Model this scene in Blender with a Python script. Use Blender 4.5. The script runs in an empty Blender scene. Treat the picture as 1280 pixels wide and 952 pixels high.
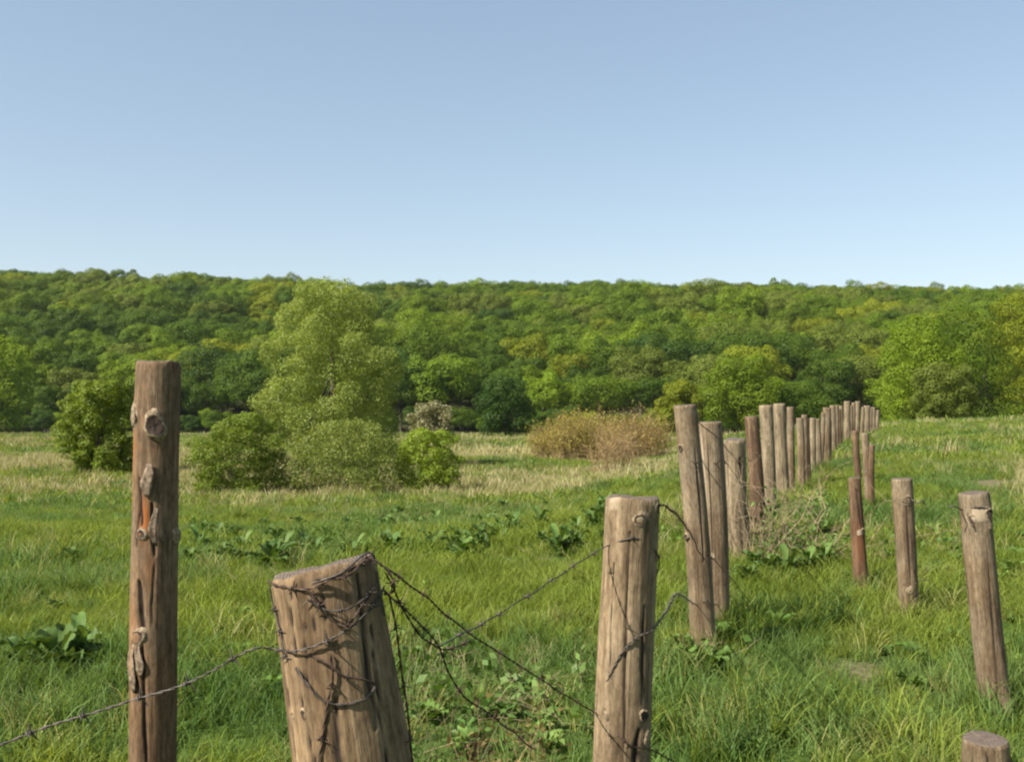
import bpy, math, random
import numpy as np
from mathutils import Vector, Matrix

R_ = np.random.default_rng(7)
random.seed(7)
F, CX, HY, EYE = 1250.0, 640.0, 505.0, 1.55
scene = bpy.context.scene
COL = scene.collection

# ------------------------------------------------------------------ layout helpers
def W(px, py, d):
    return ((px - CX) * d / F, d, EYE - (py - HY) * d / F)

def sstep(t):
    t = np.clip(t, 0, 1)
    return t * t * (3 - 2 * t)

class Noise2:
    def __init__(s, seed):
        s.g = np.random.default_rng(seed).random((64, 64))
    def __call__(s, x, y):
        x = np.asarray(x, float); y = np.asarray(y, float)
        xi = np.floor(x).astype(int); yi = np.floor(y).astype(int)
        fx = x - xi; fy = y - yi
        fx = fx * fx * (3 - 2 * fx); fy = fy * fy * (3 - 2 * fy)
        a = s.g[xi % 64, yi % 64]; b = s.g[(xi + 1) % 64, yi % 64]
        c = s.g[xi % 64, (yi + 1) % 64]; d = s.g[(xi + 1) % 64, (yi + 1) % 64]
        return (a * (1 - fx) + b * fx) * (1 - fy) + (c * (1 - fx) + d * fx) * fy
N1, N2, N3, N4 = Noise2(1), Noise2(2), Noise2(3), Noise2(4)

def fbm(n, x, y, o=3):
    v = 0; a = 0.5; t = 0
    for k in range(o):
        v = v + a * n(x * 2 ** k + 11 * k, y * 2 ** k + 5 * k); t += a; a *= .5
    return v / t

YL = [-400, 0, 6, 10, 20, 35, 45, 60, 100, 220, 3000]
ZL = [0, 0, 0, -.15, -.9, -1.67, -1.75, -1.95, -2.6, -5.2, -5.2]
YF = [-400, 0, 6.25, 11.5, 16.5, 25, 37, 55, 200, 3000]
XF = [0.2, .3, 1.1, 2.8, 4.45, 7.9, 12.3, 20.0, 80, 80]

def hill_A(x):
    return np.interp(x, [-900, -400, -260, -150, -60, 0, 150, 260, 420, 900], [44, 58, 62, 59, 54, 52.5, 53, 48.5, 40, 30])

def hill_edge(x):
    return 228 + 14 * (fbm(N3, x / 60 + 3, x * 0 + 2.5) - .5) * 2

def H(x, y):
    x = np.asarray(x, float); y = np.asarray(y, float)
    zl = np.interp(y, YL, ZL)
    xf = np.interp(y, YF, XF)
    zr = np.where(y > 60, -np.minimum(.0004 * (y - 60) ** 2, 5.2), 0) + np.clip((x - xf - .5) * .03, 0, .45) * sstep((y - 3) / 20)
    w = sstep((xf - .4 - x) / (2 + .25 * np.maximum(y, 0)))
    z = zl * w + zr * (1 - w)
    z = z + .10 * (fbm(N1, x / 2.3, y / 2.3) - .5) * sstep((y - 1) / 6) + .5 * (fbm(N2, x / 25, y / 25) - .5) * sstep((y - 30) / 40)
    e = hill_edge(x) + 8
    t = (y - e) / (505 - e)
    A = hill_A(x) + 5 * (fbm(N4, x / 90, y / 90) - .5) * 2 * sstep(t * 3)
    up = A * np.clip(t, 0, 1) ** .92
    down = A * sstep((y - 540) / 700)
    return z + np.where(t > 0, up - down, 0)

def Hs(x, y):
    return float(H(x, y))

# ------------------------------------------------------------------ object helpers
def mesh_np(name, verts, faces, mats=(), mat_idx=None, smooth=False, attrs=None):
    """verts (n,3); faces (m,k) array or list of such arrays"""
    if not isinstance(faces, list): faces = [faces]
    faces = [np.asarray(f, np.int32) for f in faces if len(f)]
    me = bpy.data.meshes.new(name)
    verts = np.asarray(verts, np.float32)
    me.vertices.add(len(verts)); me.vertices.foreach_set('co', verts.ravel())
    loops = np.concatenate([f.ravel() for f in faces])
    tot = np.concatenate([np.full(len(f), f.shape[1], np.int32) for f in faces])
    st = np.concatenate([[0], np.cumsum(tot)[:-1]]).astype(np.int32)
    me.loops.add(len(loops)); me.loops.foreach_set('vertex_index', loops)
    me.polygons.add(len(tot)); me.polygons.foreach_set('loop_start', st)
    for m in mats: me.materials.append(m)
    if mat_idx is not None: me.polygons.foreach_set('material_index', np.asarray(mat_idx, np.int32))
    me.polygons.foreach_set('use_smooth', np.full(len(tot), bool(smooth)))
    if attrs:
        for k, v in attrs.items():
            at = me.attributes.new(k, 'FLOAT', 'POINT'); at.data.foreach_set('value', np.asarray(v, np.float32))
    me.update(calc_edges=True)
    return me

def link(name, me, parent=None, loc=None, mat=None):
    o = bpy.data.objects.new(name, me); COL.objects.link(o)
    if mat is not None: me.materials.append(mat)
    if parent is not None: o.parent = parent
    if loc is not None: o.location = loc
    return o

def tag(o, label=None, cat=None, group=None, kind=None):
    if label: o['label'] = label
    if cat: o['category'] = cat
    if group: o['group'] = group
    if kind: o['kind'] = kind
    return o

def empty(name, loc, rz=0):
    o = bpy.data.objects.new(name, None); COL.objects.link(o)
    o.location = loc; o.rotation_euler = (0, 0, rz); o.empty_display_size = .2
    return o

def copy_tree(o, parent=None):
    c = o.copy(); COL.objects.link(c); c.parent = parent
    for ch in list(o.children): copy_tree(ch, c)
    return c

# ------------------------------------------------------------------ material helpers
class NT:
    def __init__(s, name):
        s.m = bpy.data.materials.new(name); s.m.use_nodes = True
        s.t = s.m.node_tree; s.t.nodes.clear()
        s.out = s.n('ShaderNodeOutputMaterial')
    def n(s, typ, **kw):
        nd = s.t.nodes.new(typ)
        for k, v in kw.items(): setattr(nd, k, v)
        return nd
    def l(s, a, b): s.t.links.new(a, b)
    def noise(s, scale, detail=4, vec=None, rough=.55, stretch=None):
        nd = s.n('ShaderNodeTexNoise'); nd.inputs['Scale'].default_value = scale
        nd.inputs['Detail'].default_value = detail; nd.inputs['Roughness'].default_value = rough
        if vec is not None:
            if stretch:
                mp = s.n('ShaderNodeMapping'); mp.inputs['Scale'].default_value = stretch
                s.l(vec, mp.inputs['Vector']); vec = mp.outputs[0]
            s.l(vec, nd.inputs['Vector'])
        return nd.outputs['Fac']
    def ramp(s, fac, stops):
        r = s.n('ShaderNodeValToRGB'); cr = r.color_ramp
        cr.elements[0].position = stops[0][0]; cr.elements[0].color = (*stops[0][1], 1)
        cr.elements[1].position = stops[-1][0]; cr.elements[1].color = (*stops[-1][1], 1)
        for p, c in stops[1:-1]:
            e = cr.elements.new(p); e.color = (*c, 1)
        s.l(fac, r.inputs[0]); return r.outputs[0]
    def mix(s, fac, a, b, mode='MIX'):
        m = s.n('ShaderNodeMix', data_type='RGBA', blend_type=mode)
        for sock, v in ((m.inputs[0], fac), (m.inputs[6], a), (m.inputs[7], b)):
            if hasattr(v, 'links'): s.l(v, sock)
            elif isinstance(v, tuple): sock.default_value = (*v, 1)
            else: sock.default_value = v
        return m.outputs[2]
    def math(s, op, a, b=0.0, c=0.0):
        m = s.n('ShaderNodeMath', operation=op)
        for sock, v in zip(m.inputs, (a, b, c)):
            if hasattr(v, 'links'): s.l(v, sock)
            else: sock.default_value = v
        return m.outputs[0]
    def attr(s, name):
        a = s.n('ShaderNodeAttribute'); a.attribute_name = name; return a.outputs['Fac']

def leaf_mat(name, c0, c1, c2=None, trans=.35, rough=.55, scale=.6, rnd=.25, spec=.25):
    n = NT(name)
    geo = n.n('ShaderNodeNewGeometry')
    a = n.noise(scale, 3, geo.outputs['Position'])
    st = [(.35, c0), (.65, c1)] if c2 is None else [(.3, c0), (.5, c1), (.7, c2)]
    col = n.ramp(a, st)
    b = n.math('MULTIPLY_ADD', geo.outputs['Random Per Island'], rnd * 2, 1 - rnd)
    oi = n.n('ShaderNodeObjectInfo')
    b2 = n.math('MULTIPLY_ADD', oi.outputs['Random'], .36, .82)
    hs = n.n('ShaderNodeHueSaturation'); n.l(col, hs.inputs['Color']); n.l(n.math('MULTIPLY', b, b2), hs.inputs['Value'])
    bs = n.n('ShaderNodeBsdfPrincipled'); n.l(hs.outputs[0], bs.inputs['Base Color'])
    bs.inputs['Roughness'].default_value = rough; bs.inputs['Specular IOR Level'].default_value = spec
    tr = n.n('ShaderNodeBsdfTranslucent')
    tc = n.mix(1.0, hs.outputs[0], (1.25, 1.15, .5), 'MULTIPLY'); n.l(tc, tr.inputs['Color'])
    mx = n.n('ShaderNodeMixShader'); mx.inputs[0].default_value = trans
    n.l(bs.outputs[0], mx.inputs[1]); n.l(tr.outputs[0], mx.inputs[2]); n.l(mx.outputs[0], n.out.inputs[0])
    return n.m

def wood_mat(name, dark, mid, light, grain=26, orange=None, grey=None):
    n = NT(name)
    tc = n.n('ShaderNodeTexCoord'); v = tc.outputs['Object']
    big = n.noise(5, 4, v, stretch=(1, 1, .5))
    g = n.noise(grain, 6, v, .65, (1, 1, .075))
    g2 = n.noise(grain * 3.2, 4, v, .6, (1, 1, .06))
    blot = n.noise(14, 4, v, .6, (1, 1, .6))
    f = n.math('ADD', n.math('MULTIPLY', g, .6), n.math('MULTIPLY', big, .4))
    col = n.ramp(f, [(.36, dark), (.5, mid), (.63, light)])
    if grey is not None:
        gm = n.ramp(n.noise(3.2, 5, v, .65, (1, 1, .6)), [(.45, (0, 0, 0)), (.62, (1, 1, 1))])
        col = n.mix(gm, col, grey)
    fine = n.ramp(g2, [(.3, (.62, .60, .58)), (.62, (1.1, 1.1, 1.1))])
    col = n.mix(1.0, col, fine, 'MULTIPLY')
    bl = n.ramp(blot, [(.28, (.45, .42, .4)), (.42, (1, 1, 1))])
    col = n.mix(.95, col, bl, 'MULTIPLY')
    sp = n.ramp(n.noise(95, 6, v, .75, (1, 1, .35)), [(.36, (.60, .56, .52)), (.5, (.98, .98, .98)), (.64, (1.30, 1.28, 1.22))])
    col = n.mix(.85, col, sp, 'MULTIPLY')
    pt = n.ramp(n.noise(9, 5, v, .7, (1, 1, .22)), [(.40, (.72, .70, .68)), (.55, (1.08, 1.08, 1.08)), (.66, (1.3, 1.27, 1.2))])
    col = n.mix(.8, col, pt, 'MULTIPLY')
    if orange is not None:
        on = n.math('MULTIPLY', n.attr('stain'), n.math('ADD', n.noise(30, 4, v, .6, (1, 1, .3)), .35))
        on = n.math('MINIMUM', on, 1.0)
        col = n.mix(on, col, orange)
    pn = n.noise(70, 5, v, .7, (1, 1, .5))
    pf = n.math('MULTIPLY', n.math('SUBTRACT', n.math('ADD', n.attr('pale'), n.math('MULTIPLY', pn, .9)), .95), 4.0)
    pf = n.math('MULTIPLY', n.math('MAXIMUM', n.math('MINIMUM', pf, 1.0), 0.0), .9)
    col = n.mix(pf, col, (.32, .25, .17))
    gm_ = n.n('ShaderNodeHueSaturation'); gm_.inputs['Value'].default_value = .95; n.l(col, gm_.inputs['Color']); col = gm_.outputs[0]
    col = n.mix(n.math('MINIMUM', n.attr('crack'), 1.0), col, (.022, .015, .011))
    bs = n.n('ShaderNodeBsdfPrincipled'); n.l(col, bs.inputs['Base Color'])
    bs.inputs['Roughness'].default_value = .85; bs.inputs['Specular IOR Level'].default_value = .2
    bp = n.n('ShaderNodeBump'); bp.inputs['Strength'].default_value = .8; bp.inputs['Distance'].default_value = .007
    hsum = n.math('ADD', n.math('MULTIPLY', g, 1.0), n.math('MULTIPLY', g2, .5))
    hsum = n.math('ADD', hsum, n.math('MULTIPLY', blot, .5))
    n.l(hsum, bp.inputs['Height']); n.l(bp.outputs[0], bs.inputs['Normal'])
    n.l(bs.outputs[0], n.out.inputs[0])
    return n.m

def plain_mat(name, c0, c1, scale=40, rough=.85, metal=0.0):
    n = NT(name)
    tc = n.n('ShaderNodeTexCoord')
    col = n.ramp(n.noise(scale, 4, tc.outputs['Object']), [(.38, c0), (.62, c1)])
    bs = n.n('ShaderNodeBsdfPrincipled'); n.l(col, bs.inputs['Base Color'])
    bs.inputs['Roughness'].default_value = rough; bs.inputs['Metallic'].default_value = metal
    bs.inputs['Specular IOR Level'].default_value = .3
    n.l(bs.outputs[0], n.out.inputs[0]); return n.m

def endgrain_mat(name, c0, c1):
    n = NT(name)
    tc = n.n('ShaderNodeTexCoord'); v = tc.outputs['Object']
    sx = n.n('ShaderNodeSeparateXYZ'); n.l(v, sx.inputs[0])
    r = n.math('SQRT', n.math('ADD', n.math('POWER', sx.outputs[0], 2), n.math('POWER', sx.outputs[1], 2)))
    rr = n.math('ADD', n.math('MULTIPLY', r, 900), n.math('MULTIPLY', n.noise(30, 4, v), 14))
    s = n.math('MULTIPLY_ADD', n.math('SINE', rr), .25, n.math('MULTIPLY', n.noise(60, 5, v), 1.0))
    col = n.ramp(s, [(.3, c0), (.7, c1)])
    bs = n.n('ShaderNodeBsdfPrincipled'); n.l(col, bs.inputs['Base Color']); bs.inputs['Roughness'].default_value = .9
    bp = n.n('ShaderNodeBump'); bp.inputs['Strength'].default_value = .5; bp.inputs['Distance'].default_value = .004
    n.l(s, bp.inputs['Height']); n.l(bp.outputs[0], bs.inputs['Normal'])
    n.l(bs.outputs[0], n.out.inputs[0]); return n.m

M_WOOD_TAN = wood_mat('wood_weathered_tan', (.095, .060, .032), (.190, .128, .072), (.265, .190, .112), 24)
M_WOOD_TAN2 = wood_mat('wood_weathered_pale', (.100, .068, .038), (.190, .138, .082), (.270, .205, .130), 24)
M_WOOD_RED = wood_mat('wood_red_brown', (.070, .042, .022), (.155, .094, .050), (.220, .148, .085), 26, orange=(.24, .080, .018), grey=(.160, .118, .076))
M_WOOD_BRN = wood_mat('wood_old_brown', (.070, .047, .027), (.158, .112, .066), (.235, .180, .112), 34, grey=(.21, .17, .115))
M_WOOD_GREY = wood_mat('wood_pale_grey', (.100, .075, .046), (.200, .158, .100), (.295, .238, .160), 30)
M_WOOD_DRED = wood_mat('wood_dark_red', (.055, .033, .020), (.120, .074, .043), (.180, .124, .075), 34, orange=(.17, .065, .025))
M_END = endgrain_mat('end_grain', (.05, .036, .026), (.13, .098, .072))
M_KNOT = plain_mat('knot_pale', (.10, .070, .040), (.27, .205, .13), 110)
M_KHOLE = plain_mat('knot_dark', (.02, .013, .01), (.05, .03, .02), 80)
M_BARKP = plain_mat('peeling_bark', (.07, .045, .028), (.22, .165, .11), 70)
M_WIRE = plain_mat('wire_rusty', (.035, .022, .017), (.10, .065, .048), 90, .6, .5)
M_WIREG = plain_mat('wire_grey', (.05, .042, .035), (.12, .10, .085), 90, .55, .5)
M_TWIG = plain_mat('twig_dry', (.16, .115, .065), (.32, .24, .145), 8)
M_TWIGR = plain_mat('twig_reddish', (.16, .11, .05), (.30, .205, .10), 8)
M_TRUNK = plain_mat('bark_dark', (.035, .028, .02), (.085, .07, .052), 3)
M_STEMG = plain_mat('stem_green', (.06, .08, .03), (.12, .12, .05), 8)

TINTS = {
    'mid green':    leaf_mat('leaves_mid', (.086, .136, .010), (.118, .174, .013), scale=.12, rnd=.10, trans=.38, spec=.12),
    'bright green': leaf_mat('leaves_bright', (.116, .176, .010), (.154, .216, .015), scale=.12, rnd=.10, trans=.38, spec=.12),
    'dark green':   leaf_mat('leaves_dark', (.052, .096, .009), (.075, .122, .012), scale=.12, rnd=.10, trans=.38, spec=.12),
    'olive':        leaf_mat('leaves_olive', (.112, .150, .020), (.140, .174, .028), scale=.12, rnd=.10, trans=.38, spec=.12),
    'yellow-green': leaf_mat('leaves_yellow', (.150, .185, .012), (.200, .225, .018), scale=.12, rnd=.10, trans=.38, spec=.12),
    'bluish green': leaf_mat('leaves_blue', (.040, .082, .012), (.060, .104, .016), scale=.12, rnd=.10, trans=.38, spec=.12),
}
M_WILLOW = leaf_mat('leaves_willow', (.170, .220, .040), (.235, .285, .062), scale=.5, trans=.45, rnd=.12)
M_BUSH1 = leaf_mat('leaves_bush_deep', (.115, .170, .014), (.180, .240, .022), scale=1.2, rnd=.15, trans=.42)
M_BUSH2 = leaf_mat('leaves_bush_pale', (.125, .165, .030), (.190, .225, .050), scale=1.0, trans=.45, rnd=.15)
M_BUSH3 = leaf_mat('leaves_bush_fresh', (.135, .195, .012), (.195, .260, .020), scale=1.2, rnd=.15, trans=.42)
M_REDDISH = leaf_mat('leaves_reddish', (.27, .20, .055), (.34, .26, .07), scale=.6)
M_CREAM = leaf_mat('blossom_cream', (.16, .16, .07), (.25, .23, .13), scale=.8)
M_BURDOCK = leaf_mat('leaves_burdock', (.050, .098, .020), (.100, .155, .034), scale=3, rnd=.4, trans=.3, rough=.6, spec=.25)
M_WEED = leaf_mat('leaves_weed', (.06, .12, .02), (.12, .18, .04), scale=3, trans=.3)
M_RUSTLEAF = leaf_mat('leaves_rusty', (.10, .05, .02), (.12, .12, .03), scale=4, trans=.3)
M_G1 = leaf_mat('grass_fresh', (.122, .172, .023), (.198, .245, .042), scale=.9, trans=.45, rnd=.3, spec=.12)
M_G2 = leaf_mat('grass_blue', (.085, .148, .034), (.142, .208, .056), scale=.9, trans=.45, rnd=.3, spec=.12)
M_G3 = leaf_mat('grass_yellowing', (.160, .180, .040), (.240, .240, .075), scale=.9, trans=.35, rnd=.3)
M_DRY = leaf_mat('grass_dry', (.26, .23, .10), (.38, .34, .17), scale=.8, trans=.25, rnd=.3)

# ------------------------------------------------------------------ ground
def spaced(lo, hi, near, grow):
    pts = [0.0]; s = near
    while pts[-1] < hi: pts.append(pts[-1] + s); s *= grow
    neg = [0.0]; s = near
    while neg[-1] > lo: neg.append(neg[-1] - s); s *= grow
    return np.array(sorted(set(neg[1:] + pts)))

def dry_mask(x, y):
    """0 = green sward, 1 = straw-coloured meadow"""
    x = np.asarray(x, float); y = np.asarray(y, float)
    xf = np.interp(y, YF, XF)
    left = sstep((xf - 2.5 - x) / 4)
    band = sstep((y - 19) / 12) * (1 - .55 * sstep((y - 90) / 90))
    nz = fbm(N2, x / 7 + 9, y / 9, 4)
    m = left * band * np.clip(.20 + 2.6 * (nz - .42), 0, .85)
    px = CX + F * x / np.maximum(y, 1)
    right = (1 - left) * (sstep((px - 1225) / 60) * sstep((y - 11) / 6) * (1 - .8 * sstep((y - 20) / 8)) * (.2 + .6 * fbm(N3, x / 2, y / 3)) + .04 * sstep((y - 20) / 20))
    base = .10 * sstep((fbm(N4, x / 3, y / 3) - .55) / .2)
    return np.clip(np.maximum(np.maximum(m, right), base), 0, 1)

def bare_mask(x, y):
    x = np.asarray(x, float); y = np.asarray(y, float)
    px = CX + F * x / np.maximum(y, 1)
    m = 0
    for (bx, by, r) in ((2.00, 5.7, .22), (-0.05, 5.35, .12), (1.25, 6.6, .25), (8.5, 15.2, .8), (8.9, 18.5, .8), (8.4, 13.0, .6), (-17.0, 32, 1.6), (-15.5, 34, 1.2)):
        m = np.maximum(m, np.exp(-((x - bx) ** 2 + (y - by) ** 2) / r ** 2))
    return m

xs = spaced(-2600, 2600, .22, 1.035); ys = spaced(-500, 3800, .25, 1.028)
gx, gy = np.meshgrid(xs, ys); gz = H(gx, gy)
nx_, ny_ = len(xs), len(ys)
ii = (np.arange(ny_ - 1)[:, None] * nx_ + np.arange(nx_ - 1)[None, :]).ravel()
gf = np.stack([ii, ii + 1, ii + 1 + nx_, ii + nx_], 1)
dm = dry_mask(gx, gy).ravel()
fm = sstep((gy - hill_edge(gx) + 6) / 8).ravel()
bm_ = bare_mask(gx, gy).ravel()
n = NT('meadow_soil')
geo = n.n('ShaderNodeNewGeometry'); pos = geo.outputs['Position']
a = n.noise(2.2, 6, pos, .7); b = n.noise(.35, 4, pos, .6); c = n.noise(18, 4, pos, .7)
grn = n.ramp(a, [(.3, (.025, .048, .010)), (.5, (.050, .088, .014)), (.7, (.075, .118, .02))])
dry = n.ramp(a, [(.3, (.09, .085, .03)), (.7, (.22, .19, .09))])
col = n.mix(n.attr('dry'), grn, dry)
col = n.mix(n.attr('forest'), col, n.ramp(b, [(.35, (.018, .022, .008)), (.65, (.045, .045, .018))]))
col = n.mix(n.math('MULTIPLY', n.attr('bare'), .85), col, n.ramp(c, [(.3, (.10, .07, .045)), (.7, (.24, .18, .12))]))
bs = n.n('ShaderNodeBsdfPrincipled'); n.l(col, bs.inputs['Base Color']); bs.inputs['Roughness'].default_value = .95
bs.inputs['Specular IOR Level'].default_value = .1
bp = n.n('ShaderNodeBump'); bp.inputs['Strength'].default_value = .8; bp.inputs['Distance'].default_value = .06
n.l(n.math('ADD', a, c), bp.inputs['Height']); n.l(bp.outputs[0], bs.inputs['Normal']); n.l(bs.outputs[0], n.out.inputs[0])
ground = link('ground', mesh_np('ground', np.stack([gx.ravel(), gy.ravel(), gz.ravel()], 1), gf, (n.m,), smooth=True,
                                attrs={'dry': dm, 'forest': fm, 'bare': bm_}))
tag(ground, kind='structure')

# ------------------------------------------------------------------ foliage generators
def unit(v):
    return v / np.maximum(np.linalg.norm(v, axis=1, keepdims=True), 1e-9)

def leaves(pos, nrm, size, rng, aspect=.6, fold=0.0):
    """rhombic leaf faces at pos, roughly facing nrm"""
    k = len(pos)
    nn = unit(nrm)
    r = unit(rng.normal(size=(k, 3)))
    t = unit(np.cross(nn, r)); b = np.cross(nn, t)
    s = (size * (rng.random(k) * .8 + .6))[:, None]
    v = np.empty((k, 4, 3))
    v[:, 0] = pos - t * s * .5; v[:, 2] = pos + t * s * .5
    v[:, 1] = pos + b * s * .5 * aspect + nn * s * fold; v[:, 3] = pos - b * s * .5 * aspect + nn * s * fold
    f = np.arange(k * 4).reshape(k, 4)
    return v.reshape(-1, 3), f

def crown_points(lobes, count, rng, shell=.35, bias=.75, zmin=None, droop=0.0, skip_under=.35):
    """points near the surface of ellipsoid lobes, dropped where they fall inside another lobe"""
    P, Nn = [], []
    vol = np.array([l[3] * l[4] + l[4] * l[5] + l[3] * l[5] for l in lobes]); vol = vol / vol.sum()
    L = np.array(lobes)
    for i, l in enumerate(lobes):
        k = int(count * vol[i] * 1.5) + 4
        d = unit(rng.normal(size=(k, 3)))
        keep = (d[:, 2] > -.35) | (rng.random(k) < skip_under)
        d = d[keep]; k = len(d)
        rr = 1 - shell * rng.random(k) ** 1.6 + rng.normal(size=k) * .05
        q = d * rr[:, None]
        p = q * np.array(l[3:6]) + np.array(l[:3])
        nr = unit(d / np.array(l[3:6]))
        inside = np.zeros(k, bool)
        for j in range(len(lobes)):
            if j == i: continue
            inside |= (((p - L[j, :3]) / L[j, 3:6]) ** 2).sum(1) < .45
        p, nr = p[~inside], nr[~inside]
        P.append(p); Nn.append(nr)
    P = np.concatenate(P); Nn = np.concatenate(Nn)
    if zmin is not None:
        m = P[:, 2] > zmin; P, Nn = P[m], Nn[m]
    if len(P) > count:
        s = rng.permutation(len(P))[:count]; P, Nn = P[s], Nn[s]
    Nn = unit(Nn * bias + rng.normal(size=P.shape) * (1 - bias) * .9 + np.array([0, 0, .15]))
    return P, Nn

def tubes(paths, sides=3):
    """paths: list of (points (n,3), radii (n,)) -> verts, faces"""
    V, Fc = [], []; off = 0
    for pts, rad in paths:
        pts = np.asarray(pts, float); rad = np.asarray(rad, float); m = len(pts)
        tg = np.gradient(pts, axis=0); tg = unit(tg)
        ref = np.array([0, 0, 1.0]) if abs(tg[0, 2]) < .9 else np.array([1.0, 0, 0])
        u = np.cross(tg[0], ref); u /= np.linalg.norm(u)
        U = np.empty((m, 3))
        for i in range(m):
            u = u - tg[i] * u.dot(tg[i]); u /= max(np.linalg.norm(u), 1e-9); U[i] = u
        Bn = np.cross(tg, U)
        a = np.arange(sides) / sides * 2 * np.pi
        ring = pts[:, None] + rad[:, None, None] * (np.cos(a)[None, :, None] * U[:, None] + np.sin(a)[None, :, None] * Bn[:, None])
        V.append(ring.reshape(-1, 3))
        i0 = (np.arange(m - 1)[:, None] * sides + np.arange(sides)[None]).ravel()
        i1 = (np.arange(m - 1)[:, None] * sides + (np.arange(sides)[None] + 1) % sides).ravel()
        Fc.append(np.stack([i0, i1, i1 + sides, i0 + sides], 1) + off)
        off += m * sides
    return np.concatenate(V), np.concatenate(Fc)

def limb(p0, p1, r0, r1, rng, n=6, wob=.06):
    p0 = np.array(p0, float); p1 = np.array(p1, float)
    t = np.linspace(0, 1, n)[:, None]
    L = np.linalg.norm(p1 - p0)
    w = np.cumsum(rng.normal(size=(n, 3)) * wob * L / n ** .5, axis=0) * np.sin(t * np.pi * .7)
    sag = np.array([0, 0, 1.0]) * (t * (1 - t)) * L * .15
    return p0 + (p1 - p0) * t + w + sag, np.linspace(r0, r1, n)

def trunk_mesh(name, lobes, h, r, rng, sides=7, nl=6, twigs=0):
    top = np.array([rng.normal() * .03 * h, rng.normal() * .03 * h, h])
    tp, tr = limb((0, 0, -.4), top, r * 1.25, r * .25, rng, 8, .02)
    tr[0] *= 1.3
    paths = [(tp, tr)]
    for k in range(min(nl, len(lobes))):
        l = lobes[k]; i = 2 + (k % 4)
        c = np.array(l[:3])
        lp = limb(tp[i], c, tr[i] * .6, r * .08, rng, 6)
        paths.append(lp)
        for q in range(twigs):
            d = unit(rng.normal(size=(1, 3)))[0]; d[2] = abs(d[2]) * .6
            paths.append(limb(lp[0][3], c + d * np.array(l[3:6]) * .9, r * .14, r * .03, rng, 5))
    v, f = tubes(paths, sides)
    return mesh_np(name, v, f, (M_TRUNK,), smooth=True)

def round_lobes(R, h, zc, rng, k=9, lob=.5, flat=.8):
    out = [(0, 0, zc, R * .62, R * .62, h * .62)]
    for i in range(k):
        a = 2.4 * i + rng.random() * .7; e = (i + .5) / k
        zz = zc - h * .45 + h * .95 * e
        rr = R * .62 * math.sqrt(max(.08, 1 - ((zz - zc) / (h * 1.02)) ** 2)) * (.75 + .35 * rng.random())
        s = R * lob * (.75 + .5 * rng.random())
        out.append((math.cos(a) * rr, math.sin(a) * rr, zz, s, s, s * flat))
    return out

# ---- forest tree prototypes: unit height about 17 m
PROTO = []   # (crown mesh, trunk mesh, crown radius)
for k in range(7):
    rng = np.random.default_rng(100 + k)
    Rr = [7.2, 8.0, 6.4, 8.6, 7.0, 6.0, 7.8][k]; hh = [6.6, 6.2, 7.4, 6.4, 7.2, 8.0, 6.0][k]
    zc = 17.0 - hh * 1.05
    lb = round_lobes(Rr, hh, zc, rng, 14, .36, .8)
    # small bumps on the outside make the broccoli-like texture
    extra = []
    for l in lb[1:]:
        for q in range(2):
            d = unit(rng.normal(size=(1, 3)))[0]; d[2] = abs(d[2])
            s = l[3] * (.38 + .2 * rng.random())
            extra.append((l[0] + d[0] * l[3] * .85, l[1] + d[1] * l[4] * .85, l[2] + d[2] * l[5] * .85, s, s, s * .85))
    P, Nn = crown_points(lb + extra, 15000, rng, .24, .82)
    v, f = leaves(P, Nn, .33, rng, .75)
    PROTO.append((mesh_np('tree_crown', v, f, (TINTS['mid green'],)), trunk_mesh('tree_trunk', lb, zc + hh * .3, .28, rng, 5, 6), Rr))

def set_obj_mat(o, m):
    o.material_slots[0].link = 'OBJECT'; o.material_slots[0].material = m

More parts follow.
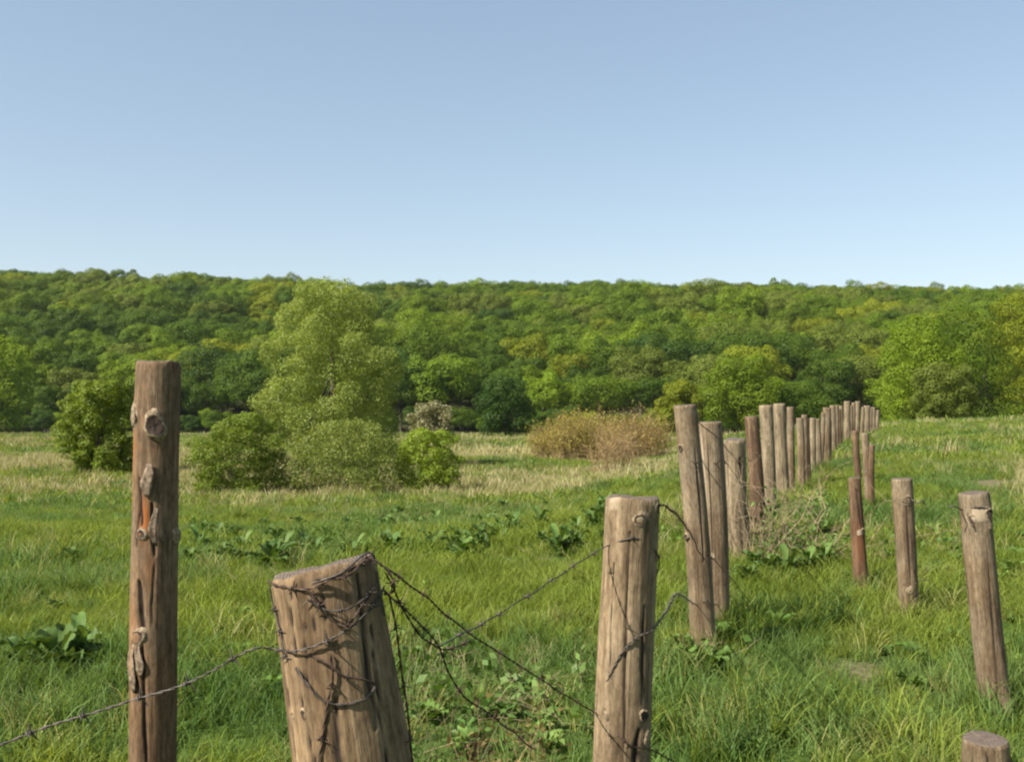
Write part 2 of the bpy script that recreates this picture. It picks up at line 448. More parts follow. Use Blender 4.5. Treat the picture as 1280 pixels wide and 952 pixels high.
# instancing collection (not linked to the scene; used by the single stuff objects)
def instancer(name, pts, rot, scl, idx, objs, label=None, cat=None):
    col = bpy.data.collections.new(name + '_sources')
    objs = list(objs)
    for i, o in enumerate(objs):
        o.name = f'{name}_source_{i:03d}'; col.objects.link(o)
    me = bpy.data.meshes.new(name); k = len(pts)
    me.vertices.add(k); me.vertices.foreach_set('co', np.asarray(pts, np.float32).ravel())
    for nm, arr in (('rot', rot), ('scl', scl)):
        at = me.attributes.new(nm, 'FLOAT_VECTOR', 'POINT'); at.data.foreach_set('vector', np.asarray(arr, np.float32).ravel())
    at = me.attributes.new('idx', 'INT', 'POINT'); at.data.foreach_set('value', np.asarray(idx, np.int32))
    me.update()
    o = link(name, me)
    ng = bpy.data.node_groups.new(name + '_nodes', 'GeometryNodeTree')
    ng.interface.new_socket('Geometry', in_out='INPUT', socket_type='NodeSocketGeometry')
    ng.interface.new_socket('Geometry', in_out='OUTPUT', socket_type='NodeSocketGeometry')
    N = ng.nodes.new; Lk = ng.links.new
    gi, go = N('NodeGroupInput'), N('NodeGroupOutput')
    ip = N('GeometryNodeInstanceOnPoints'); ci = N('GeometryNodeCollectionInfo')
    ci.inputs['Collection'].default_value = col; ci.inputs['Separate Children'].default_value = True
    ci.inputs['Reset Children'].default_value = True
    def na(nm, t):
        a = N('GeometryNodeInputNamedAttribute'); a.data_type = t; a.inputs['Name'].default_value = nm
        return a.outputs['Attribute']
    e2r = N('FunctionNodeEulerToRotation')
    Lk(na('rot', 'FLOAT_VECTOR'), e2r.inputs[0]); Lk(e2r.outputs[0], ip.inputs['Rotation'])
    Lk(na('scl', 'FLOAT_VECTOR'), ip.inputs['Scale']); Lk(na('idx', 'INT'), ip.inputs['Instance Index'])
    ip.inputs['Pick Instance'].default_value = True
    Lk(gi.outputs[0], ip.inputs['Points']); Lk(ci.outputs[0], ip.inputs['Instance']); Lk(ip.outputs[0], go.inputs[0])
    md = o.modifiers.new('scatter', 'NODES'); md.node_group = ng
    tag(o, label, cat, kind='stuff')
    return o

ORD = ['', 'second ', 'third ', 'fourth ', 'fifth ', 'sixth ', 'seventh ', 'eighth ', 'ninth ', 'tenth ', 'eleventh ', 'twelfth ', 'thirteenth ', 'fourteenth ', 'fifteenth ']
def uniq_labels(items):
    """items: (object, px, label): where a label repeats, number the repeats from the left"""
    d = {}
    for o, px, lb in items: d.setdefault(lb, []).append((px, o))
    for lb, L in d.items():
        L.sort(key=lambda t: t[0])
        if len(L) == 1: L[0][1]['label'] = lb; continue
        for i, (px, o) in enumerate(L):
            if i < len(L) - 1 or len(L) < 3:
                o['label'] = lb + (', ' + ORD[i] + 'from left' if i else ', leftmost') if i < len(ORD) else lb
            else: o['label'] = lb + ', rightmost'

# ------------------------------------------------------------------ the wooded hill
rng = np.random.default_rng(21)
pts = []
y = 222.0
while y < 560:
    sp = 11.5 if y < 300 else 12.6
    half = .60 * y + 14
    x = -half + rng.random() * sp
    while x < half:
        xx = x + rng.normal() * 2.0; yy = y + rng.normal() * 2.2
        if yy > hill_edge(xx) - 3: pts.append((xx, yy))
        x += sp
    y += sp * .86
pts = np.array(pts)
pts = pts[np.argsort(pts[:, 1] + rng.random(len(pts)) * 6)]
pz = H(pts[:, 0], pts[:, 1])
tn = list(TINTS)
def pick_tint(x, y):
    v = fbm(N1, x / 45 + 7, y / 45, 3) + rng.normal() * .14
    r = rng.random()
    if r < .03: return 'bluish green'
    if r < .09 and y > 240: return 'yellow-green'
    if y < 262 and r < .42: return 'dark green'
    if v < .34: return 'dark green'
    if v < .5: return 'mid green'
    if v < .66: return 'bright green' if rng.random() < .6 else 'mid green'
    return 'olive'
tint = [pick_tint(*p) for p in pts]
shape = rng.integers(0, 7, len(pts))
size = np.clip(1.0 + rng.normal(size=len(pts)) * np.where(pts[:, 1] > 430, .07, .15), .65, 1.4)
upx = CX + F * pts[:, 0] / pts[:, 1]
uview = (upx > -25) & (upx < 1305)
cnt = 0; indiv = []
for i in range(len(pts)):
    if uview[i] and cnt < 298 and not (pts[i, 1] < 0):
        indiv.append(i); cnt += 1
indset = set(indiv)

ZONES = [(-999, 70, 'at the far left'), (70, 165, 'left of the tall brown post'), (165, 320, 'right of the tall brown post'),
         (320, 500, 'behind the big willow'), (500, 600, 'just right of the big willow'), (600, 700, 'near the photo centre'),
         (700, 840, 'left of the leaning posts'), (840, 960, 'above the leaning posts'),
         (960, 1100, 'above the far fence row'), (1100, 1190, 'behind the right-hand clump'), (1190, 9999, 'at the far right')]
def zone(px):
    for a_, b_, s_ in ZONES:
        if a_ <= px < b_: return s_
items = []
rowbr = [np.percentile(pts[indiv, 1], q) for q in (25, 50, 75)]
def rowname(y):
    return 'at forest edge' if y < rowbr[0] else 'past forest edge' if y < rowbr[1] else 'low on hill' if y < rowbr[2] else 'up on hill'
for i in indiv:
    cm, tm, _ = PROTO[shape[i]]
    o = empty('forest_tree', (pts[i, 0], pts[i, 1], pz[i] - .3), rng.random() * 6.28)
    o.scale = (size[i] * (.92 + rng.random() * .2),) * 2 + (size[i],)
    c = link('crown', cm, o); set_obj_mat(c, TINTS[tint[i]]); link('trunk', tm, o)
    tag(o, None, 'tree', 'broadleaf trees of the forest on the hill')
    szn = 'large ' if size[i] > 1.12 else 'small ' if size[i] < .88 else ''
    items.append((o, upx[i], f'{szn}{tint[i]} tree {rowname(pts[i,1])} {zone(upx[i])}'))
for k in range(64):
    xx = -150 + 300 * (k + .5) / 64 + rng.normal() * 1.5; yy = float(hill_edge(xx)) - 6 + rng.normal() * 2.5
    cm, tm, _ = PROTO[k % 7]; sc = .34 + .16 * rng.random()
    o = empty('edge_bush', (xx, yy, Hs(xx, yy) - 1.2), rng.random() * 6.28); o.scale = (sc * 1.15, sc * 1.15, sc)
    c = link('crown', cm, o); tt = ['dark green', 'mid green', 'dark green', 'bluish green', 'bright green'][rng.integers(0, 5)]
    set_obj_mat(c, TINTS[tt]); link('trunk', tm, o)
    tag(o, None, 'bush', 'bushes along the foot of the forest')
    upb = CX + F * xx / yy
    if -20 < upb < 1300: items.append((o, upb, f'low {tt} bush at forest foot {zone(upb)}'))
    else: bpy.data.objects.remove(c); [bpy.data.objects.remove(q) for q in list(o.children)]; bpy.data.objects.remove(o)
uniq_labels(items)
rest = np.array([i for i in range(len(pts)) if i not in indset])
srcs = []
key = {}
for s in range(7):
    for t in tn:
        o = bpy.data.objects.new('src', PROTO[s][0]); set_obj_mat(o, TINTS[t])
        key[(s, t)] = len(srcs); srcs.append(o)
idx = [key[(shape[i], tint[i])] for i in rest]
rot = np.stack([np.zeros(len(rest)), np.zeros(len(rest)), rng.random(len(rest)) * 6.28], 1)
scl = np.stack([size[rest] * (.92 + rng.random(len(rest)) * .2)] * 2 + [size[rest]], 1)
instancer('forest', np.stack([pts[rest, 0], pts[rest, 1], pz[rest] - .3], 1), rot, scl, idx, srcs,
          'broadleaf forest covering the upper slope and ridge of the hill', 'forest')

# ------------------------------------------------------------------ separate trees and bushes of the meadow
def big_tree(name, px, d, lobes, n_leaf, leaf, mat, label, cat, trunk_h, trunk_r, seed, bias=.6, shell=.5, base=None, nl=8, twigs=3, aspect=.6, group=None, under=.5):
    rng = np.random.default_rng(seed)
    x = (px - CX) * d / F
    o = empty(name, (x, d, Hs(x, d) - .02))
    P, Nn = crown_points(lobes, n_leaf, rng, shell, bias, zmin=.05, skip_under=under)
    v, f = leaves(P, Nn, leaf, rng, aspect)
    link('crown', mesh_np('crown', v, f, (mat,)), o)
    link('trunk', trunk_mesh('trunk', lobes, trunk_h, trunk_r, rng, 6, nl, twigs), o)
    tag(o, label, cat, group); return o

def cluster(px0, px1, top, bot_px, d, rng, n=26, lob=(.14, .24), x0=None, shape=1.0, depth=.8, env=None):
    """lobes that fill a crown whose picture box is px0..px1, top..ground at distance d"""
    w = (px1 - px0) * d / F; x = ((px0 + px1) / 2 - CX) * d / F
    zg = Hs(x, d); zt = EYE - (top - HY) * d / F - zg
    zb = EYE - (bot_px - HY) * d / F - zg
    zb = max(zb, .05); h = zt - zb; out = []
    xc = (px0 + px1) / 2
    if env:
        ep = np.array(env, float); ep = ep[np.argsort(ep[:, 0])]; k = d / F
        n = int(n * 1.9)
    for i in range(n if env else 0):
        e = (i + .5) / n; py = top + (bot_px - top) * (1 - e)
        x0_, x1_ = np.interp(py, ep[:, 0], ep[:, 1]), np.interp(py, ep[:, 0], ep[:, 2])
        hw = (x1_ - x0_) / 2 * k; mx = ((x0_ + x1_) / 2 - xc) * k
        s = min(w * (lob[0] + (lob[1] - lob[0]) * rng.random()), hw * .7)
        rr = (hw - s * .75) * (.45 + .62 * rng.random() ** .6); a = 2.4 * i + rng.random() * .8
        zz = EYE - (py - HY) * k - zg
        zz = min(max(zz, s * .6), zt - s * .75)
        out.append((mx + math.cos(a) * rr, math.sin(a) * rr * depth, zz, s, s, s * (.7 + .3 * rng.random())))
    for i in range(0 if env else n):
        e = (i + .5) / n; zz = zb + h * (.10 + .82 * e)
        prof = math.sin(math.pi * min(1, max(0, (.12 + .80 * e))) ** shape) ** .6
        a = 2.4 * i + rng.random() * .8; rr = (w / 2) * prof * (.35 + .42 * rng.random() ** .5)
        s = w * (lob[0] + (lob[1] - lob[0]) * rng.random())
        out.append((math.cos(a) * rr, math.sin(a) * rr * depth, zz, s, s, s * .85))
    q = list(out)
    for l in out:
        for k in range(3):
            dd = unit(rng.normal(size=(1, 3)))[0]; dd[2] = abs(dd[2]) * .8
            s = l[3] * (.3 + .25 * rng.random())
            c = (l[0] + dd[0] * l[3] * .9, l[1] + dd[1] * l[3] * .9, l[2] + dd[2] * l[5] * .9)
            if c[2] + s < zt + .12 * h * rng.random(): q.append((*c, s, s, s))
    return (px0 + px1) / 2, q, zt

def put(name, box, d, n_leaf, leaf, mat, label, cat, seed, lobn=26, lob=(.14, .24), shape=1.0, tr=.02, bias=.78, shell=.38, twigs=3, aspect=.6, group=None, under=.5, env=None):
    rg = np.random.default_rng(seed + 1000)
    px, lb, zt = cluster(box[0], box[2], box[1], box[3], d, rg, lobn, lob, shape=shape, env=env)
    return big_tree(name, px, d, lb, n_leaf, leaf, mat, label, cat, zt * .7, zt * tr, seed, bias, shell, nl=10, twigs=twigs, aspect=aspect, group=group, under=under)

put('willow_tree', (322, 352, 506, 570), 52, 130000, .10, M_WILLOW, 'tall pale green willow with a broad feathery crown behind the bushes', 'tree', 31, 56, (.07, .15), 1.25, .022, .60, .60, 4, .5, env=[(352,398,436),(375,364,464),(400,346,478),(430,333,492),(470,322,502),(510,322,506),(560,345,500)])
put('round_tree', (72, 476, 168, 592), 46, 44000, .095, M_BUSH3, 'low round bright green tree just left of the tall brown post', 'tree', 32, 34, (.09, .18), .9, env=[(478,100,150),(500,78,168),(530,70,170),(560,76,172),(592,100,165)])
put('bush', (232, 516, 352, 628), 34, 40000, .065, M_BUSH1, 'dense deep green bush right of the tall brown post', 'bush', 33, 42, (.07, .15), .8, .012, .7, .55, group='bushes in front of the willow', env=[(516,296,322),(530,272,346),(548,244,352),(575,230,360),(605,230,354),(628,245,345)])
put('bush', (340, 524, 508, 622), 35, 24000, .085, M_BUSH2, 'wide pale loose bush between the deep green and the fresh green bush', 'bush', 34, 48, (.055, .12), .8, .010, .55, .75, 6, .45, group='bushes in front of the willow', env=[(524,412,450),(535,392,478),(555,366,500),(585,342,508),(605,336,508),(622,346,502)])
put('bush', (494, 536, 577, 614), 36, 22000, .065, M_BUSH3, 'small fresh green bush at the right end of the bushes', 'bush', 35, 30, (.08, .17), .8, .012, group='bushes in front of the willow', env=[(536,515,560),(555,496,573),(580,490,578),(605,496,578),(614,502,572)])
put('blossoming_shrub', (508, 504, 572, 552), 95, 6000, .22, M_CREAM, 'small cream blossoming shrub at the foot of the forest right of the willow', 'shrub', 36, 16, (.13, .2), .8, .012, .4, .7)
put('round_tree', (596, 470, 668, 548), 165, 16000, .30, TINTS['bluish green'], 'round bluish green tree standing out from the forest edge at centre', 'tree', 37, 16, (.16, .26), .9)
put('edge_tree', (876, 446, 972, 540), 150, 26000, .29, TINTS['bright green'], 'bright green round tree behind the leaning fence posts', 'tree', 38, 20, (.16, .25), .95)
put('edge_tree', (822, 478, 884, 540), 158, 16000, .28, TINTS['yellow-green'], 'small yellow-green tree left of the bright round one by the leaning posts', 'tree', 39, 16, (.14, .24), .95)
put('edge_tree', (962, 480, 1040, 545), 155, 16000, .28, TINTS['dark green'], 'dark low tree behind the thick of the far fence row', 'tree', 40, 16, (.16, .26), .95)
put('clump_tree', (1100, 398, 1200, 545), 118, 44000, .21, TINTS['bright green'], 'round bright green tree at the left of the right-hand clump', 'tree', 41, 26, (.14, .24), 1.0, group='trees of the right-hand clump', env=[(398,1135,1170),(430,1105,1190),(470,1095,1205),(510,1102,1205),(545,1115,1200)])
put('clump_tree', (1172, 385, 1290, 545), 122, 48000, .21, TINTS['mid green'], 'tallest mid green tree of the right-hand clump by the meadow crest', 'tree', 42, 28, (.13, .22), 1.1, group='trees of the right-hand clump', env=[(385,1180,1212),(410,1158,1240),(450,1150,1258),(490,1150,1272),(545,1150,1285)])
put('clump_tree', (1140, 455, 1222, 545), 112, 26000, .19, TINTS['olive'], 'low olive tree in front of the taller right-hand clump trees', 'tree', 43, 20, (.14, .22), 1.0, group='trees of the right-hand clump')
put('clump_tree', (1235, 366, 1345, 545), 138, 40000, .24, TINTS['yellow-green'], 'tall yellow-green tree cut by the right edge of the photo', 'tree', 44, 24, (.14, .22), 1.1, group='trees of the right-hand clump')
put('round_tree', (-50, 420, 40, 560), 190, 12000, .45, TINTS['bright green'], 'bright green tree at the foot of the forest cut by the left edge', 'tree', 45, 22, (.14, .24), 1.0)

# twiggy shrubs
def sticks(cnt, rad, h, rng, lean=.5, r0=.008, seg=6, branch=3, base=.15, wob=.05):
    paths = []
    for i in range(cnt):
        a = rng.random() * 6.283; rr = rng.random() ** .5
        b = np.array([math.cos(a) * rr * rad * base, math.sin(a) * rr * rad * base, -.05])
        hh = h * (.40 + .60 * rng.random()) * (1 - .25 * rr ** 2)
        t = np.array([math.cos(a) * rr * rad, math.sin(a) * rr * rad * .8, hh])
        p = limb(b, t, r0, r0 * .3, rng, seg, wob); paths.append(p)
        for q in range(branch):
            k = 2 + rng.integers(0, seg - 3)
            d = unit(rng.normal(size=(1, 3)))[0]; d[2] = abs(d[2])
            paths.append(limb(p[0][k], p[0][k] + d * h * .28, r0 * .6, r0 * .2, rng, 4, wob))
    return paths

def twig_shrub(name, px, d, rad, h, cnt, r0, leafn, leaf, lmat, tmat, label, cat, seed, yscale=.8, group=None, base=.6, lean=0, branch=3, wob=.05):
    rng = np.random.default_rng(seed); x = (px - CX) * d / F
    o = empty(name, (x, d, Hs(x, d)))
    paths = sticks(cnt, rad, h, rng, r0=r0, base=base, branch=branch, wob=wob)
    v, f = tubes(paths, 3); link('twigs', mesh_np('twigs', v, f, (tmat,)), o)
    if leafn:
        allp = np.concatenate([p[0][2:] for p in paths]); s = rng.integers(0, len(allp), leafn)
        P = allp[s] + rng.normal(size=(leafn, 3)) * leaf * 1.6
        v, f = leaves(P, unit(rng.normal(size=P.shape)) + np.array([0, 0, .6]), leaf, rng, .45)
        link('foliage', mesh_np('foliage', v, f, (lmat,)), o)
    tag(o, label, cat, group); return o

G = 'reddish twiggy shrubs left of the fence'
M_GOLD = leaf_mat('leaves_gold', (.24, .215, .04), (.33, .27, .055), scale=.6)
for k, (px, d, rad, h, col_, lab) in enumerate((
        (690, 64, 1.5, 2.7, M_GOLD, 'low golden-olive twiggy shrub at the left end of the reddish thicket'),
        (718, 62, 1.7, 3.3, M_GOLD, 'golden-olive twiggy shrub, second from left in the reddish thicket'),
        (748, 63, 1.6, 3.3, M_GOLD, 'golden twiggy shrub in the middle of the reddish thicket'),
        (778, 60, 1.5, 3.1, M_REDDISH, 'orange-brown twiggy shrub in the right half of the reddish thicket'),
        (806, 59, 1.6, 3.1, M_REDDISH, 'orange-brown twiggy shrub at the right end of the thicket by the leaning posts'),
        (768, 44, 1.2, 2.5, M_REDDISH, 'sparse brown twiggy shrub standing forward of the reddish thicket'))):
    twig_shrub('willow_shrub', px, d, rad, h, 200 if k < 5 else 110, .012, (6000, 7500, 6500, 4000, 4000, 400)[k], .11 if k < 5 else .06, col_, M_TWIGR, lab, 'shrub', 51 + k, group=G, base=.75, wob=.09, yscale=.7)
G = 'dry brush tangled at the fence'
def brush(px, d, rad, h, cnt, lab, seed, leafn=0, r0=.0046):
    rg = np.random.default_rng(seed); x = (px - CX) * d / F; o = empty('dry_brush', (x, d, Hs(x, d))); P_ = []
    for i in range(cnt):
        b = np.array([rg.normal() * rad * .45, rg.normal() * rad * .4, -.03]); e = b + np.array([rg.normal() * rad * .8, rg.normal() * rad * .5, h * rg.uniform(.25, 1.0)])
        p = limb(b, e, r0 * rg.uniform(.5, 1), r0 * .3, rg, 7, .10); P_.append(p)
        for q in range(3):
            k = rg.integers(2, 6); dd = unit(rg.normal(size=(1, 3)))[0]; dd[2] = abs(dd[2]) * .6
            P_.append(limb(p[0][k], p[0][k] + dd * h * .3, r0 * .4, r0 * .15, rg, 4, .1))
    v, f = tubes(P_, 3); link('twigs', mesh_np('twigs', v, f, (M_TWIG,)), o)
    if leafn:
        ap = np.concatenate([p[0] for p in P_]); P2 = ap[rg.integers(0, len(ap), leafn)] + rg.normal(size=(leafn, 3)) * .05
        P2[:, 2] = np.abs(P2[:, 2]) * .7; v, f = leaves(P2, rg.normal(size=P2.shape) + [0, 0, .8], .055, rg, .6)
        link('foliage', mesh_np('foliage', v, f, (M_WEED,)), o)
    tag(o, lab, 'brush', G); return o
def brush_old(px, d, rad, h, cnt, lab, seed, leafn=0, r0=.005):
    return twig_shrub('dry_brush', px, d, rad, h, cnt, r0, leafn, .05, M_WEED, M_TWIG, lab, 'brush', seed, group=G, base=.75, branch=4, wob=.16)
brush(950, 9.4, .32, 1.15, 26, 'pale dry brush tangled at the foot of the short broad fence post', 61)
brush(985, 10.4, .62, .85, 42, 'wide heap of dry brush right of the short broad fence post', 62, 500)
brush(1008, 13.5, .6, .6, 40, 'dry brush with green leaves under the pale fence posts', 63, 600)
brush(745, 9.5, .5, .30, 26, 'sparse dry stalks in the grass left of the foreground split post', 64, 0, .0018)
brush(632, 5.3, .55, .26, 46, 'rusty low brush in the grass below the hanging wires', 65, 500, .002)
brush(1020, 9.6, .5, .5, 22, 'loose dry stalks leaning over the burdock beside the fence', 68, 300)
brush(878, 5.9, .13, .32, 14, 'dark twiggy litter at the foot of the tallest leaning post', 69, 60, .003)
brush(1188, 9.6, .13, .62, 12, 'thin dry weed stalks between the two right-hand leaning posts', 66, 60, .0025)
brush(1102, 9.0, .20, .35, 14, 'pale dry stalks beside the dark red post', 67, 40, .0022)

twig_shrub('tall_weed', 545, 2.75, .16, .86, 9, .0022, 260, .028, M_WEED, M_STEMG, 'thin leafy weed tangled in the slack wires right of the wired post', 'plant', 71, group='tall weeds by the wires', base=.6, wob=.10, branch=4)
twig_shrub('tall_weed', 500, 3.0, .10, 1.12, 5, .0020, 60, .02, M_WEED, M_TWIG, 'thin dry seed stalk rising behind the head of the wired post', 'plant', 72, group='tall weeds by the wires', base=.6, wob=.06, branch=4)
twig_shrub('tall_weed', 612, 3.6, .28, .48, 22, .0022, 700, .028, M_RUSTLEAF, M_TWIGR, 'rusty-leaved weed below the slack wire at the bottom of the photo', 'plant', 73, group='tall weeds by the wires', base=.7, wob=.10, branch=4)
# ------------------------------------------------------------------ broad-leaved plants
def leaf_blade(L, Wd, up, out, a, rng, n=7):
    """one big wavy leaf with a stalk, growing along azimuth a"""
    t = np.linspace(0, 1, n)
    wv = Wd * np.sin(np.pi * np.clip(t * .92 + .08, 0, 1)) ** .7 * (1 - .25 * t)
    wv[-1] = 0.004
    r = out * (.25 + .75 * t) * L; z = up * L * (.35 + .8 * t - .55 * t ** 2)
    dx, dy = math.cos(a), math.sin(a); px_, py_ = -dy, dx
    V = []
    for i in range(n):
        for s in (-1, -.5, 0, .5, 1):
            wz = .22 * Wd * abs(s) + rng.normal() * .13 * Wd
            V.append((dx * r[i] + px_ * wv[i] * s, dy * r[i] + py_ * wv[i] * s, z[i] + wz * (1 if abs(s) < .9 else 1.4)))
    f = [(i * 5 + j, i * 5 + j + 1, i * 5 + j + 6, i * 5 + j + 5) for i in range(n - 1) for j in range(4)]
    return V, f
def plant_mesh(name, nl, L, Wd, rng, mat, up=(.3, 1.1)):
    V, Fc = [], []
    for k in range(nl):
        a = 2.4 * k + rng.random() * .6
        v, f = leaf_blade(L * (.6 + .5 * rng.random()), Wd * (.7 + .5 * rng.random()), up[0] + (up[1] - up[0]) * rng.random(), .5 + .5 * rng.random(), a, rng)
        Fc += [tuple(i + len(V) for i in q) for q in f]; V += v
    return mesh_np(name, np.array(V), np.array(Fc), (mat,), smooth=True)
BUR = [plant_mesh('burdock_plant', 13, .26, .066, np.random.default_rng(70 + k), M_BURDOCK, (.5, 1.9)) for k in range(3)]
WEE = [plant_mesh('leafy_weed', 12, .17, .045, np.random.default_rng(80 + k), M_WEED, (.2, 1.0)) for k in range(3)]
items = []
def ground_from_px(px, py):
    d = np.linspace(3, 120, 4000); x = (px - CX) * d / F
    row = HY + F * (EYE - H(x, d)) / d
    i = int(np.argmax(row <= py)); return float(x[i]), float(d[i])
def plant(kind, px, py, sc, lab=None):
    x, d = ground_from_px(px, py); rg = random.random
    me = (BUR if kind == 'b' else WEE)[random.randrange(3)]
    o = link('burdock_plant' if kind == 'b' else 'leafy_weed', me, loc=(x, d, Hs(x, d) + .02))
    o.rotation_euler = (0, 0, rg() * 6.28); o.scale = (sc, sc, sc)
    tag(o, None, 'plant', 'broad-leaved plants growing in the meadow grass')
    items.append((o, px, lab or place_label(kind, px, py)))
    return o
def place_label(kind, px, py):
    k = 'burdock' if kind == 'b' else 'leafy weed'
    row = 'far' if py < 650 else 'middle' if py < 700 else 'near'
    z = 'left of the tall brown post' if px < 200 else 'right of the tall brown post' if px < 400 else \
        'above the hanging wires' if px < 560 else 'left of the split post' if px < 740 else 'near the leaning fence posts' if px < 960 else \
        'right of the fence row' if px < 1140 else 'at the right'
    return f'{k} in {row} grass {z}'
for px, py, sc in ((40, 835, .75), (72, 845, 1.05), (98, 838, .85), (25, 845, .6)): plant('b', px, py, sc, 'large dark burdock in the near grass at the left')
for px, py, sc in ((250, 692, 1.0), (268, 680, .9), (340, 712, 1.15), (352, 700, 1.0), (515, 840, .55), (535, 820, .5), (640, 668, .9), (720, 690, .8), (92, 706, .6), (380, 690, .9)): plant('b', px, py, sc)
for k in range(110):
    px = random.uniform(385, 770); py = random.triangular(632, 712, 660) - (px - 400) * .03
    plant('b', px, py, random.uniform(.35, 1.0))
for k in range(26): plant('b', random.uniform(205, 400), random.uniform(655, 712), random.uniform(.5, .9))
for px, py in ((935, 735), (960, 722), (985, 724), (1010, 718), (1030, 712), (945, 715)): plant('b', px, py, random.uniform(.6, .85))
for k in range(60):
    px = random.uniform(0, 1280); py = random.uniform(720, 945)
    plant('w', px, py, random.uniform(.35, .8))
for k in range(14): plant('w', random.uniform(845, 905), random.uniform(800, 850), random.uniform(.6, 1.1))
for k in range(24): plant('w', random.uniform(1100, 1280), random.uniform(650, 740), random.uniform(.7, 1.2))
for k in range(10): plant('w', random.uniform(540, 700), random.uniform(890, 945), random.uniform(.35, .65))
uniq_labels(items)

# ------------------------------------------------------------------ grass
def tuft(nb, rad, h, w, bend, rng, seg=3):
    V = []; Fq = []; Ft = []
    for k in range(nb):
        a = rng.random() * 6.283; rr = rad * rng.random() ** .5
        bx, by = math.cos(a) * rr, math.sin(a) * rr
        a2 = rng.random() * 6.283; hh = h * (.45 + .6 * rng.random()); bd = bend * hh * (.3 + rng.random())
        f = rng.random() * 6.283; wx, wy = math.cos(f) * w / 2, math.sin(f) * w / 2
        o = len(V)
        for i in range(seg):
            t = i / seg; c = 1 - t * .6
            x = bx + math.cos(a2) * bd * t * t; y_ = by + math.sin(a2) * bd * t * t; z = hh * (t - .15 * t * t * bend)
            V += [(x - wx * c, y_ - wy * c, z), (x + wx * c, y_ + wy * c, z)]
        V.append((bx + math.cos(a2) * bd, by + math.sin(a2) * bd, hh * (1 - .25 * bend)))
        for i in range(seg - 1): Fq.append((o + 2 * i, o + 2 * i + 1, o + 2 * i + 3, o + 2 * i + 2))
        Ft.append((o + 2 * seg - 2, o + 2 * seg - 1, o + 2 * seg))
    return np.array(V), [np.array(Fq), np.array(Ft)]
def tuft_objs(params, mats, seed):
    out = []
    for m in mats:
        for k in range(3):
            rg = np.random.default_rng(seed); seed += 1
            v, f = tuft(*params, rg); out.append(bpy.data.objects.new('src', mesh_np('tuft', v, f, (m,))))
    return out
def scatter(name, y0, y1, dens, objs_green, objs_blue, objs_yel, objs_dry, smin, smax, seed, label, xlim=.60, ypow=1.0, only_dry=False):
    rng = np.random.default_rng(seed)
    area = xlim * (y1 ** 2 - y0 ** 2) + 3 * (y1 - y0)
    k = int(area * dens)
    yy = np.sqrt(rng.random(k) * (y1 ** 2 - y0 ** 2) + y0 ** 2)
    xx = (rng.random(k) * 2 - 1) * (xlim * yy + 1.5)
    dm = dry_mask(xx, yy); bm2 = bare_mask(xx, yy)
    nz = fbm(N3, xx / 1.1, yy / 1.1, 3); nz2 = fbm(N4, xx / 2.6 + 4, yy / 2.6, 3)
    keep = (rng.random(k) > bm2 * 1.2) & (yy < hill_edge(xx) + 4)
    if only_dry: keep &= rng.random(k) < dm * 1.3
    xx, yy, dm, nz, nz2 = xx[keep], yy[keep], dm[keep], nz[keep], nz2[keep]; k = len(xx)
    zz = H(xx, yy) - .01
    r = rng.random(k)
    cls = np.where(r < dm * .75, 3, np.where(r < dm * 1.0 + .06, 2, np.where(nz2 + rng.normal(size=k) * .08 < .56, 0, 1)))
    if only_dry: cls = np.where(rng.random(k) < .7, 3, 2)
    groups = [objs_green, objs_blue, objs_yel, objs_dry]
    offs = np.cumsum([0] + [len(g) for g in groups])
    lens = np.array([len(g) for g in groups])
    idx = offs[cls] + (rng.random(k) * lens[cls]).astype(int)
    s = (smin + (smax - smin) * np.clip(.15 + 1.5 * (nz - .25) + np.where(rng.random(k) < .05, .5, 0), 0, 1.7)) * (.8 + .4 * rng.random(k))
    hz = s * (.75 + .5 * rng.random(k))
    rot = np.stack([rng.normal(size=k) * .12, rng.normal(size=k) * .12, rng.random(k) * 6.283], 1)
    instancer(name, np.stack([xx, yy, zz], 1), rot, np.stack([s, s, hz], 1), idx, sum(groups, []), label, 'grass')

def gset(params, seed, dryp=None):
    g = lambda p, m, s: tuft_objs(p, [m], s)
    return g(params, M_G1, seed), g(params, M_G2, seed + 10), g(params, M_G3, seed + 20), g(dryp or params, M_DRY, seed + 30)
scatter('grass', 2.6, 10, 70, *gset((46, .10, .20, .0065, .7), 200, (14, .08, .24, .003, .5)), .55, 1.25, 1, 'lush green grass covering the near meadow', )
scatter('far_grass', 10, 26, 26, *gset((42, .16, .24, .011, .7), 300, (20, .14, .34, .007, .5)), .6, 1.2, 2, 'green grass of the middle meadow')
scatter('meadow_grass', 26, 75, 6.5, *gset((40, .34, .30, .030, .7), 400, (34, .30, .44, .018, .5)), .6, 1.3, 3, 'green and straw-coloured grass of the meadow around the bushes')
scatter('distant_grass', 75, 232, .9, *gset((34, .9, .45, .085, .7), 500, (30, .8, .65, .05, .5)), .7, 1.3, 4, 'pale distant grass running to the forest')
# tall dry seed stems amid the green
scatter('dry_stalks', 9, 40, 5, [], [], tuft_objs((16, .12, .36, .006, .5), [M_G3], 600), tuft_objs((14, .12, .42, .005, .4), [M_DRY], 610), .8, 1.4, 5, 'straw-coloured stalks standing in the meadow grass', only_dry=True)

